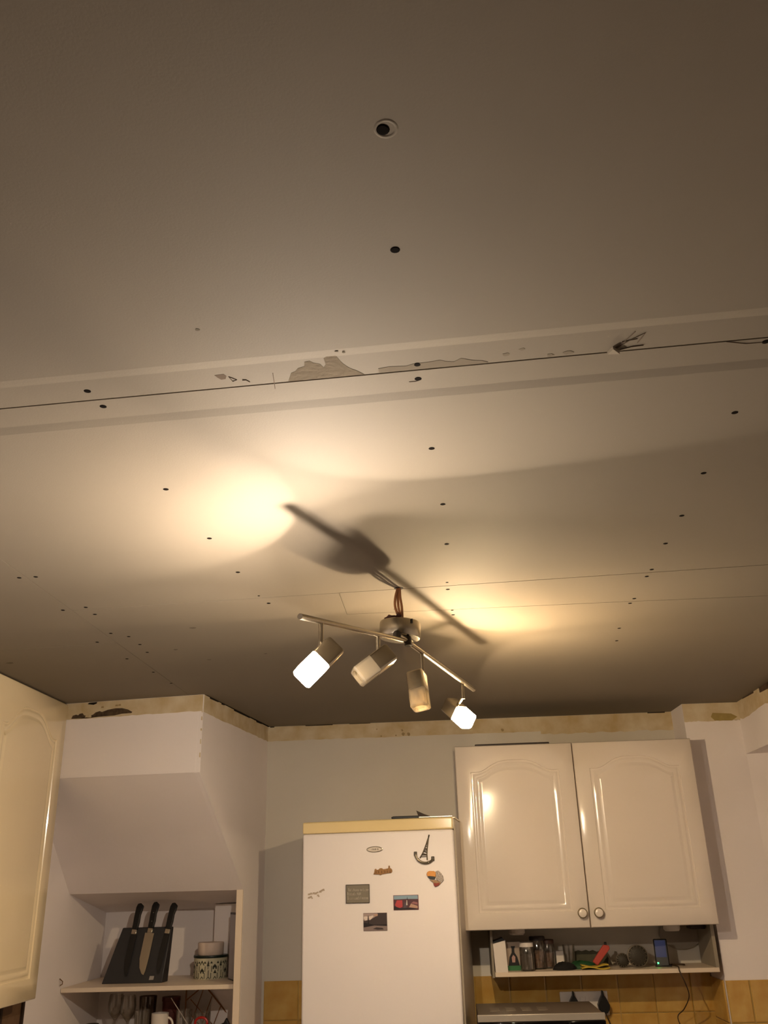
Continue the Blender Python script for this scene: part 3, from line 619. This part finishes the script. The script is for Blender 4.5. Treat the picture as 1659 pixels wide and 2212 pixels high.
# pewter text plaque
t = on_fridge('plaque_magnet', 'grey pewter plaque magnet with raised lettering on the fridge', 'magnet', .174, 1.630, GM)
obj('flat_piece', box(BM(), 0, .092, -.004, 0, 0, .066), mat('plaque grey', '#787062', .5, .45), t, bevel=.001)
bm = BM(); box(bm, 0, .092, -.0055, -.004, 0, .0022); box(bm, 0, .092, -.0055, -.004, .0638, .066); box(bm, 0, .0022, -.0055, -.004, 0, .066); box(bm, .0898, .092, -.0055, -.004, 0, .066); obj('rim', bm, M_pewterd, t)
bm = BM(); rnd = random.Random(3)
for z0, x0, x1, hh in ((.042,.010,.088,.010),(.028,.006,.056,.010),(.013,.006,.086,.011)):
    x = x0
    while x < x1:
        wl = rnd.uniform(.0025, .0045); k = rnd.choice('IAELO')
        h2 = hh*(1.15 if x == x0 else rnd.choice((.62, .62, .9)))
        box(bm, x, x+.0009, -.0052, -.004, z0, z0+h2)
        if k in 'AO': box(bm, x+wl-.0009, x+wl, -.0052, -.004, z0, z0+h2)
        if k in 'AEO': box(bm, x, x+wl, -.0052, -.004, z0+h2-.0009, z0+h2)
        if k in 'ELO': box(bm, x, x+wl, -.0052, -.004, z0, z0+.0009)
        if k in 'AE': box(bm, x, x+wl, -.0052, -.004, z0+h2*.5, z0+h2*.5+.0008)
        x += wl+.0018
obj('raised_lettering', bm, mat('worn silver letters', '#c0b6a4', .35, .6), t)
def photo_mag(name, label, u, z, ww, hh, polys, frame):
    t = on_fridge(name, label, 'magnet', u, z, GM)
    obj('card', box(BM(), 0, ww, -.0022, 0, 0, hh), frame, t, bevel=.0007)
    mats = []; bm = BM()
    for k, (pts, mm) in enumerate(polys):
        if mm not in mats: mats.append(mm)
        prism(bm, [(x*ww, y*hh) for x, y in pts], -.0024-.00012*k, -.0022, 'y', mats.index(mm))
    obj('print', bm, mats, t)
mm = lambda n, c: mat('print '+n, c, .35)
sky, red, dkr, wht, tan_, blk_ = mm('sky', '#7f97a8'), mm('red', '#a83a3c'), mm('maroon', '#4c2a30'), mm('white', '#cdbfb6'), mm('tan', '#ad8a76'), mm('black', '#1c1414')
photo_mag('city_magnet', 'rectangular city photo magnet with blue sky and a red patch', .357, 1.602, .096, .052, [
    ([(.02,.03),(.98,.03),(.98,.97),(.02,.97)], dkr), ([(.02,.72),(.5,.74),(.98,.72),(.98,.97),(.02,.97)], sky),
    ([(.06,.35),(.14,.66),(.36,.66),(.36,.22),(.22,.12),(.12,.22)], red), ([(.40,.1),(.44,.5),(.52,.5),(.52,.1)], mm('slate', '#4a4048')),
    ([(.53,.3),(.545,.78),(.555,.90),(.565,.78),(.58,.3)], blk_), ([(.51,.32),(.53,.66),(.55,.66),(.56,.32)], wht), ([(.62,.18),(.70,.42),(.96,.26),(.96,.10)], tan_),
    ([(.70,.44),(.80,.56),(.96,.5),(.96,.34)], mm('pink', '#8c5c5c')), ([(.02,.03),(.98,.03),(.60,.16),(.3,.12),(.02,.28)], blk_)], mm('edge red', '#6a2a2c'))
photo_mag('street_magnet', 'dark monochrome photo magnet with a pale sky, lowest on the door', .240, 1.533, .091, .062, [
    ([(0.01,.02),(.99,.02),(.99,.98),(.01,.98)], mm('dusk', '#3b302e')), ([(.01,.62),(.06,.56),(.18,.60),(.26,.62),(.45,.74),(.62,.88),(.60,.98),(.01,.98)], mm('cloud', '#9c8a86')),
    ([(.02,.70),(.08,.60),(.16,.60),(.19,.80),(.10,.82),(.02,.80)], wht), ([(.23,.80),(.27,.60),(.34,.66),(.44,.82),(.40,.86)], wht), ([(.44,.92),(.50,.80),(.60,.82),(.62,.92)], tan_),
    ([(.19,.30),(.20,.86),(.22,.86),(.24,.30)], blk_), ([(.01,.22),(.01,.46),(.30,.40),(.45,.34),(.99,.36),(.99,.24)], blk_), ([(.01,.02),(.01,.20),(.45,.30),(.99,.26),(.99,.02)], mm('road', '#7c6c68')),
    ([(.40,.12),(.55,.20),(.80,.16),(.86,.08),(.60,.06)], mm('car', '#352c2a'))], mm('edge grey', '#6c5c58'))
# glue residue
t = on_fridge('sticker_residue', 'faint grey torn sticker residue near the left of the fridge door', 'sticker', .023, 1.650, None)
bm = BM(); rnd = random.Random(5)
for x0, z0 in ((.0,.012),(.008,.014),(.018,.015),(.026,.014),(.0,.0),(.007,.002),(.014,-.001),(.034,.018),(.044,.020),(.050,.024),(.056,.026),(.040,.005),(.036,.008)):
    s = rnd.uniform(.005, .009); prism(bm, [(x0, z0), (x0+s*1.3, z0+.001), (x0+s, z0+s), (x0+.001, z0+s*.8)], -.0006, 0, 'y')
obj('residue', bm, mat('residue', '#a99b8c', .8), t)
# things on the fridge
tp = Vector((-.557, 3.68, 1.932)); 
def fr_pt(u, v, z=1.932): p = fm @ Vector((u, v, z)); return p
kt = thing('bread_knife', 'long knife with a black handle lying on top of the fridge', 'knife', fr_pt(.345, .085, 1.932), fa)
bm = BM(); prism(bm, [(0,.004),(.006,0),(.112,0),(.112,.011),(.010,.011),(.002,.009)], -.012, .012, 'y'); obj('handle', bm, M_blk, kt, bevel=.003)
obj('blade', box(BM(), .112, .245, -.010, .012, .003, .0055), M_blade, kt)
bm = BM(); v = [bm.verts.new(p) for p in ((0,0,0),(.055,0,0),(.052,.004,.012),(.030,.01,.020),(-.004,.014,.036),(.004,.004,.014))]; bm.faces.new(v)
bmesh.ops.solidify(bm, geom=bm.faces[:], thickness=.0012)
tg = obj('paper_tag', bm, mat('grey tag', '#6a5f58', .7)); tg.location = fr_pt(.440, .16, 1.9335); tag(tg, 'grey folded paper tag sticking up behind the knife on the fridge', 'paper')
# papers clipped between fridge and cupboard
bm = BM(); n = 14; A = []; B = []
for i in range(n+1):
    tt = i/n; z = 1.545+.235*tt; yy = 3.868+.010*math.sin(tt*PI*1.3); x0 = .036+.004*math.sin(tt*5)
    A.append(bm.verts.new((x0, yy, z))); B.append(bm.verts.new((x0+.024, yy+.022, z+.002)))
for i in range(n): bm.faces.new((A[i], B[i], B[i+1], A[i+1]))
bmesh.ops.solidify(bm, geom=bm.faces[:], thickness=.0008)
tag(obj('hanging_papers', bm, mat('paper white', '#cfc4ba', .7), smooth=True), 'narrow white papers hanging in the gap between fridge and cupboard', 'paper')

# ------------------------------------------------------------ alcove shelf and what stands on it
tag(obj('alcove_shelf', box(BM(), -1.598, -.873, 3.99, 4.448, 1.318, 1.335), M_shelf, bevel=.002), 'white alcove shelf carrying the knife block and patterned tin', 'shelf')
tag(obj('alcove_shelf', box(BM(), -1.598, -.873, 3.99, 4.448, 1.103, 1.120), M_shelf, bevel=.002), 'lower white alcove shelf carrying glasses below the knife block', 'shelf')
for y in (0,): pass
ZA = 1.335
# knife block: slanting slab with wedge back
kb = thing('knife_block', 'dark grey magnetic knife block leaning on the alcove shelf', 'knife block', (-1.478, 4.125, ZA), -.02)
bm = BM()
hexa(bm, [(0,0,0),(.262,0,0),(.268,.062,0),(.01,.062,0),(.052,.060,.212),(.272,.060,.212),(.277,.074,.212),(.056,.074,.212)])
kbo = obj('block', bm, M_blkm, kb, bevel=.003)
bm = BM(); hexa(bm, [(.205,-.0008,.012),(.224,-.0008,.012),(.224,.004,.012),(.205,.004,.012),(.2065,.005,.026),(.2255,.005,.026),(.2255,.01,.026),(.2065,.01,.026)]); lg = obj('logo', bm, mat('logo grey', '#9a938c', .5), kbo); lg['label'] = 'small pale square mark'
def knife(x, top, lab, blade_mt, blen, bw, lean):
    t = thing('kitchen_knife', lab, 'knife', (-1.478+x, 4.125+.019, ZA), 0, 'knives on the magnetic block')
    t.rotation_euler = (math.radians(-15.5), math.radians(lean), 0)
    z0 = top-.112
    bm = BM(); prism(bm, [(-.0125,z0),(.0125,z0),(.0145,z0+.03),(.0125,z0+.06),(.0165,z0+.088),(.0175,z0+.098),(.004,z0+.108),(-.009,z0+.105),(-.014,z0+.090),(-.014,z0+.05),(-.0125,z0+.02)], -.034, -.018, 'y'); obj('handle', bm, M_blk, t, bevel=.003)
    bm = BM(); box(bm, -.011, .011, -.032, -.020, z0-.020, z0); obj('bolster', bm, M_blade, t, bevel=.002)
    bm = BM(); zt = z0-.020; prism(bm, [(-bw,zt),(bw,zt),(bw*.95,zt-blen*.6),(bw*.8,zt-blen*.9),(bw*.6,zt-blen),(bw*.1,zt-blen*.97),(-bw*.6,zt-blen*.84),(-bw,zt-blen*.62)], -.028, -.0255, 'y'); obj('blade', bm, blade_mt, t)
    for dz in (.025, .06):
        if blade_mt == M_blade: obj('rivet', box(BM(), -.0015, .0015, -.0346, -.0338, z0+dz, z0+dz+.003), M_blade, t)
knife(.095, .318, 'black-bladed kitchen knife, left one on the knife block', M_bladek, .165, .013, 4.5)
knife(.165, .322, 'steel-bladed kitchen knife in the middle of the knife block', M_blade, .165, .020, 4.5)
knife(.232, .318, 'black-bladed kitchen knife, right one on the knife block', M_bladek, .160, .012, 7.5)
# patterned tin with green lid, white tub on it
cn = thing('patterned_tin', 'cream tin printed with dark trees and houses under a dark green rim', 'tin', (-1.05, 4.28, ZA))
bm = BM(); lathe(bm, [(0, 0), (.070, 0), (.072, .003), (.072, .082), (0, .082)], 40); obj('body', bm, mat('cream tin', '#c9c3a8', .4), cn, smooth=True)
bm = BM(); lathe(bm, [(0, .0825), (.0745, .0825), (.0755, .085), (.0755, .090), (.0745, .092), (0, .092)], 40); obj('lid', bm, mat('dark green rim', '#12201a', .35), cn, smooth=True)
bm = BM()
def wrap(poly, a0, z0):
    vs = []; 
    for x, z in poly: a = a0+x/.072; vs.append(bm.verts.new((.0726*math.sin(a), -.0726*math.cos(a), z0+z)))
    bm.faces.new(vs)
tree = [(-.006,.012),(-.001,.012),(-.001,0),(.001,0),(.001,.012),(.006,.012),(.002,.020),(.005,.020),(0,.034)]
house = [(-.009,.0),(-.003,.0),(-.003,.006),(.003,.006),(.003,0),(.009,0),(.009,.010),(0,.020),(-.009,.010)]
tri = [(-.007,0),(.007,0),(0,.014)]; stem = [(-.0014,0),(.0014,0),(.0014,.022),(-.0014,.022)]
zig = [(-.012,.0),(-.008,.0),(0,.012),(.008,0),(.012,0),(.001,.018),(-.001,.018)]
for i in range(16):
    a = -PI+i*2*PI/16+.1; q = i % 4
    wrap([tree, house, tree, zig][q], a, .040 if q != 3 else .055); wrap([stem, tri, stem, house][q], a+.02, .014 if q in (0, 2) else .024)
    wrap([(x*.8, z*.7) for x, z in tri], a+.19, .062); wrap(stem, a+.17, .004); wrap([(x*.7, z*.6) for x, z in zig], a+.02, .002); wrap(stem, a+.21, .030)
obj('printed_pattern', bm, mat('tin print', '#2a2c22', .5), cn)
bm = BM(); lathe(bm, [(0, 0), (.053, 0), (.056, .004), (.057, .046), (.055, .050), (0, .051)], 36, c=(-1.052, 4.28, ZA+.092)); tag(obj('white_tub', bm, mat('white tub', '#ddc9ba', .5), smooth=True), 'low round white tub standing on the patterned tin', 'tub')
fp = thing('framed_print', 'pale framed print leaning at the right end of the alcove shelf', 'picture', (-.952, 4.20, ZA), -1.1)
obj('frame', box(BM(), 0, .17, 0, .010, 0, .262), mat('frame grey', '#4e4a50', .5), fp); obj('sheet', box(BM(), .008, .164, -.0012, 0, .006, .254), mat('bluish sheet', '#a9a4ac', .4), fp)

# lower alcove shelf
ZL = 1.120
def glassware(name, x, y, prof, lab, cat='glass', mt=None, group='drinking glasses on the lower alcove shelf'):
    bm = BM(); lathe(bm, prof, 22, c=(x, y, ZL)); return tag(obj(name, bm, mt or M_glass, smooth=True), lab, cat, group)
wine = [(0,0),(.030,0),(.031,.002),(.004,.008),(.0035,.060),(.012,.070),(.030,.092),(.034,.120),(.029,.162),(.0275,.162),(.032,.120),(.028,.094),(.010,.072),(0,.070)]
glassware('wine_glass', -1.46, 4.28, wine, 'stemmed clear wine glass, leftmost on the lower alcove shelf')
glassware('wine_glass', -1.385, 4.22, wine, 'stemmed clear wine glass in front of the brown tumbler', )
glassware('tumbler', -1.325, 4.30, [(0,0),(.032,0),(.038,.150),(.036,.150),(.030,.004),(0,.004)], 'tall brown-tinted tumbler behind the white mug', mt=glassy('brown glass', (.50,.38,.28,1), tfac=.75, rough=.08, diff=(.2,.12,.07,1)))
glassware('tumbler', -1.31, 4.18, [(0,0),(.028,0),(.032,.110),(.030,.110),(.026,.004),(0,.004)], 'short clear tumbler left of the white mug')
mg_ = thing('mug', 'plain white mug on the lower alcove shelf', 'mug', (-1.235, 4.19, ZL))
bm = BM(); lathe(bm, [(0,0),(.030,0),(.034,.004),(.036,.096),(.033,.096),(.031,.006),(0,.006)], 26); obj('body', bm, M_white, mg_, smooth=True)
bm = BM(); tube(bm, [(.034+.022*math.sin(a), 0, .05+.028*math.cos(a)) for a in [PI*i/10 for i in range(11)]], .0045, 8); obj('handle', bm, M_white, mg_, smooth=True)
glassware('jar_with_red_lid', -1.23, 4.33, [(0,0),(.036,0),(.038,.125),(.040,.126),(.040,.142),(0,.142)], 'dull red lidded jar behind the white mug', cat='jar', mt=mat('dull red lid', '#5a2620', .5), group=None)
bm = BM(); tube(bm, [(-1.195,4.2,1.27),(-1.140,4.2,1.20),(-1.11,4.2,1.16)], .0018, 6); 
st = thing('straw_glass', 'clear glass with a pale straw right of the white mug', 'glass', (0, 0, 0)); obj('straw', bm, M_white, st)
bm = BM(); lathe(bm, [(0,0),(.030,0),(.034,.105),(.032,.105),(.028,.004),(0,.004)], 22, c=(-1.135, 4.2, ZL)); obj('glass', bm, M_glass, st, smooth=True)
bm = BM(); lathe(bm, [(0,0),(.026,0),(.034,.03),(.036,.092),(.034,.092),(.032,.03),(.024,.004),(0,.004)], 22, c=(-1.062, 4.22, ZL)); tag(obj('tumbler', bm, M_glass, smooth=True), 'round clear tumbler in front of the wire rack', 'glass')
bm = BM(); lathe(bm, [(0,0),(.028,0),(.030,.064),(.026,.070),(0,.070)], 22, c=(-1.50, 4.12, ZL)); tag(obj('bottle_top', bm, mat('dark green lid', '#10160f', .4), smooth=True), 'dark green lidded pot at the left end of the lower shelf', 'pot')
rk = thing('wire_rack', 'brown wire rack leaning at the back of the lower alcove shelf', 'rack', (0, 4.33, 0))
M_rw = mat('brown wire', '#5d534b', .6, 0.0)
for i, (p, q, r) in enumerate((((-1.165,1.315),(-1.165,1.12),.0035),((-1.165,1.245),(-1.085,1.305),.003),((-1.085,1.305),(-.925,1.135),.0035),((-1.085,1.30),(-1.14,1.15),.002),((-1.05,1.26),(-1.10,1.12),.002),((-1.01,1.22),(-1.05,1.12),.002),((-1.145,1.25),(-1.01,1.12),.002),((-1.15,1.20),(-1.07,1.12),.002),((-1.165,1.308),(-1.175,1.318),.004))):
    bm = BM(); tube(bm, [(p[0], 0, p[1]), (q[0], 0, q[1])], r, 6); obj('wire', bm, M_rw, rk)
sx = thing('scissors', 'scissors with a bright red handle at the right of the lower shelf', 'scissors', (-1.045, 4.14, ZL))
bm = BM(); tube(bm, [(.026*math.cos(a), 0, .062+.020*math.sin(a)) for a in [2*PI*i/16 for i in range(17)]], .005, 8); obj('handle', bm, mat('bright red', '#a0140c', .35), sx, smooth=True)
bm = BM(); box(bm, -.006, .006, -.002, .002, 0, .04); obj('blade', bm, M_blade, sx)
bm = BM(); prism(bm, [(-.03,0),(.03,0),(.032,.045),(.012,.078),(.002,.060),(-.02,.050)], -.01, .01, 'y'); hk = obj('kitchen_tool', bm, M_blk, bevel=.004); hk.location = (-.955, 4.16, ZL); tag(hk, 'black kitchen tool right of the red-handled scissors', 'utensil')

# ------------------------------------------------------------ the spotlight bar
Mj = Vector((-.068, 2.150, 2.254)); Le = Vector((-.261, 1.666, 2.188)); Re = Vector((.112, 2.654, 2.226))
root = thing('spotlight_bar', 'brushed nickel four-head spotlight bar hanging from its wires', 'ceiling light', (-.084, 2.172, 2.29))
RO = Vector((-.084, 2.172, 2.29))
def rel(p): return Vector(p)-RO
bm = BM(); tilt = Matrix.Rotation(math.radians(4), 3, 'Y')
lathe(bm, [(.0, .020), (.046, .020), (.051, .018), (.0525, .014), (.0525, -.018), (.0505, -.0225), (.046, -.024), (.0, -.0245)], 48, mtx=tilt)
cp = obj('canopy', bm, M_steel, root, smooth=True)
bm = BM(); box(bm, .030, .034, -.046, -.041, .004, .0145); obj('slot', bm, M_dark, cp)
# swivel joint and link
cjt = Vector((-.082, 2.125, 2.262)); cj2 = Vector((-.068, 2.150, 2.252))
bm = BM(); tube(bm, [rel((-.088,2.135,2.274)), rel((-.086,2.128,2.258))], .009, 14); tube(bm, [rel((-.088,2.120,2.262)), rel((-.058,2.165,2.250))], .0085, 14); obj('link', bm, M_steel, root, smooth=True)
bm = BM(); tube(bm, [rel((-.0905,2.108,2.262)), rel((-.0885,2.118,2.262))], .0095, 14); obj('pivot_cap', bm, M_sock, root, smooth=True)
bm = BM(); tube(bm, [rel((-.0640,2.148,2.241)), rel((-.0650,2.150,2.262))], .0095, 14); obj('pivot_cap', bm, M_sock, root, smooth=True)
for E_ in (Le, Re):
    s = Mj+(E_-Mj).normalized()*.004
    bm = BM(); tube(bm, [rel(s), rel(s.lerp(E_, .5)), rel(E_)], .0062, 16); obj('arm', bm, M_steel, root, smooth=True)
M_shade_on = {1: glassy('lit glass shade', (1, .95, .88, 1), emit=(1.0, .88, .74, 1), estr=14.0, tfac=.93, rough=.15, gl=.2), 2: glassy('lit yellowish shade', (1, .93, .84, 1), emit=(1.0, .76, .40, 1), estr=34.0, tfac=.93, rough=.15, gl=.2)}
M_shade_off = glassy('clear glass shade', (.90, .82, .68, 1), tfac=.62, rough=.10, gl=.9, diff=(.80, .70, .52, 1))
def rsq(h, r, n=5):
    pts = []
    for cx, cy, a0 in ((h-r, h-r, 0), (-h+r, h-r, 90), (-h+r, -h+r, 180), (h-r, -h+r, 270)):
        for i in range(n+1):
            a = math.radians(a0+90*i/n); pts.append((cx+r*math.cos(a), cy+r*math.sin(a)))
    return pts
def shell(bm, sections):
    """sections: (half size, corner radius, z); first/last capped when half size is small"""
    rings = [[bm.verts.new((x, y, z)) for x, y in rsq(h, r)] for h, r, z in sections]
    for A, B in zip(rings[:-1], rings[1:]):
        n = len(A)
        for i in range(n): bm.faces.new((A[i], A[(i+1) % n], B[(i+1) % n], B[i]))
    return rings
def head(base, axis, spin, on, stem_top, col, strength):
    """base = centre of the housing/glass boundary; axis = way the head points"""
    z = Vector(axis).normalized(); x = Vector((0, 0, 1)).cross(z).normalized(); y = z.cross(x)
    Mx = Matrix((x, y, z)).transposed().to_4x4() @ Matrix.Rotation(spin, 4, 'Z'); Mx.translation = rel(base)
    bm = BM(); H = .0225
    r = shell(bm, [(.0205, .006, -.0015), (.0205, .006, -.047), (.0205, .006, -.0475)]); bm.faces.new(r[-1])
    r = shell(bm, [(.0205, .006, -.0015), (H, .007, 0), (H, .007, -.046), (H-.002, .006, -.050), (.014, .005, -.0515)]); bm.faces.new(r[-1])
    hs = obj('spotlight_head', bm, M_steel, root, smooth=True); hs.matrix_local = Mx
    bm = BM()
    shell(bm, [(.0195, .006, -.006), (H-.0005, .007, -.004), (H-.0002, .0075, .002), (H-.0002, .0075, .044), (H-.003, .006, .047), (.0165, .012, .0475), (.0160, .012, .040), (.0185, .006, .038), (.0190, .006, .0)])
    gs = obj('glass_shade', bm, M_shade_on[on] if on else M_shade_off, hs, smooth=True)
    bm = BM(); lathe(bm, [(0, .012), (.007, .014), (.0085, .020), (.0080, .0260), (0, .0268)], 18)
    if on:
        bmt = mat('lit bulb '+str(round(base[0], 2)), '#ffffff', .5, emit=col+(1,), estr=strength)
    else: bmt = glassy('bulb glass', (.9, .86, .8, 1), tfac=.6, rough=.05, gl=1.0)
    bl = obj('bulb', bm, mat('bulb ceramic', '#d8d0c2', .5) if on else bmt, hs, smooth=True)
    if on:
        bm = BM(); lathe(bm, [(.0070, .0270), (.0070, .0380), (.0060, .0415), (.0035, .0435), (0, .0440)], 20)
        obj('bulb_dome', bm, bmt, hs, smooth=True)
    bm = BM(); lathe(bm, [(0, -.030), (.010, -.030), (.011, -.002), (.008, .004), (.006, .012), (0, .012)], 16); obj('lamp_holder', bm, mat('ceramic', '#cfc6b8', .5), hs, smooth=True)
    # stem from the arm to the housing
    st_b = Vector(base)-z*.022
    top = Vector(stem_top); bot = Vector((top.x, top.y, top.z-.050))
    bm = BM(); tube(bm, [rel(top), rel(bot)], .0054, 14); tube(bm, [rel(bot+Vector((0,0,.006))), rel(bot.lerp(st_b, .6))], .0046, 12)
    obj('stem', bm, M_steel, root, smooth=True)
    return hs
LP = Vector((-.244, 1.708, 2.091)); aL = Vector((-.53, -.41, -.66)).normalized()
RP = Vector((.075, 2.583, 2.133)); aR = Vector((.56, -.48, -.64)).normalized()
head(LP-aL*.022, aL, .25, 1, (-.230, 1.745, 2.199), LIGHT_L, BULB_STRENGTH_L)
head(RP-aR*.022, aR, .1, 2, (.076, 2.560, 2.232), LIGHT_R, BULB_STRENGTH_R)
aM = Vector((-.62, -.25, -.50)).normalized()
head((-.140, 1.975, 2.155), aM, .15, False, (-.130, 1.995, 2.233), None, 0)
aN = Vector((.08, -.23, -.89)).normalized()
head((-.045, 2.235, 2.145), aN, .6, False, (-.033, 2.247, 2.248), None, 0)
# wires and connector
for k, (dx, dy) in enumerate(((-.007, 0), (.0, .004), (.007, -.002))):
    bm = BM(); tube(bm, spline([rel((-.084+dx*.4, 2.172+dy, 2.3995)), rel((-.087+dx*.9, 2.172+dy, 2.375)), rel((-.086+dx*1.2, 2.172, 2.350)), rel((-.082+dx*.7, 2.172+dy, 2.325)), rel((-.080+dx*.3, 2.172, 2.311))], 6), .0034, 7)
    obj('wire', bm, M_copper, root)
bm = BM(); tube(bm, spline([rel((-.082,2.170,2.316)), rel((-.095,2.155,2.319)), rel((-.110,2.150,2.316)), rel((-.120,2.145,2.311))], 5), .0045, 8); obj('connector', bm, mat('dark tape', '#3a1a10', .7), root)
bm = BM(); prism(bm, [(-.038,.0),(-.032,.0),(.004,.0),(.006,.010),(-.004,.013),(-.010,.006),(-.026,.012)], -.03, -.018, 'y'); o = obj('connector', bm, mat('dark tape', '#3a1a10', .7), root); o.location = (0, 0, .0205)
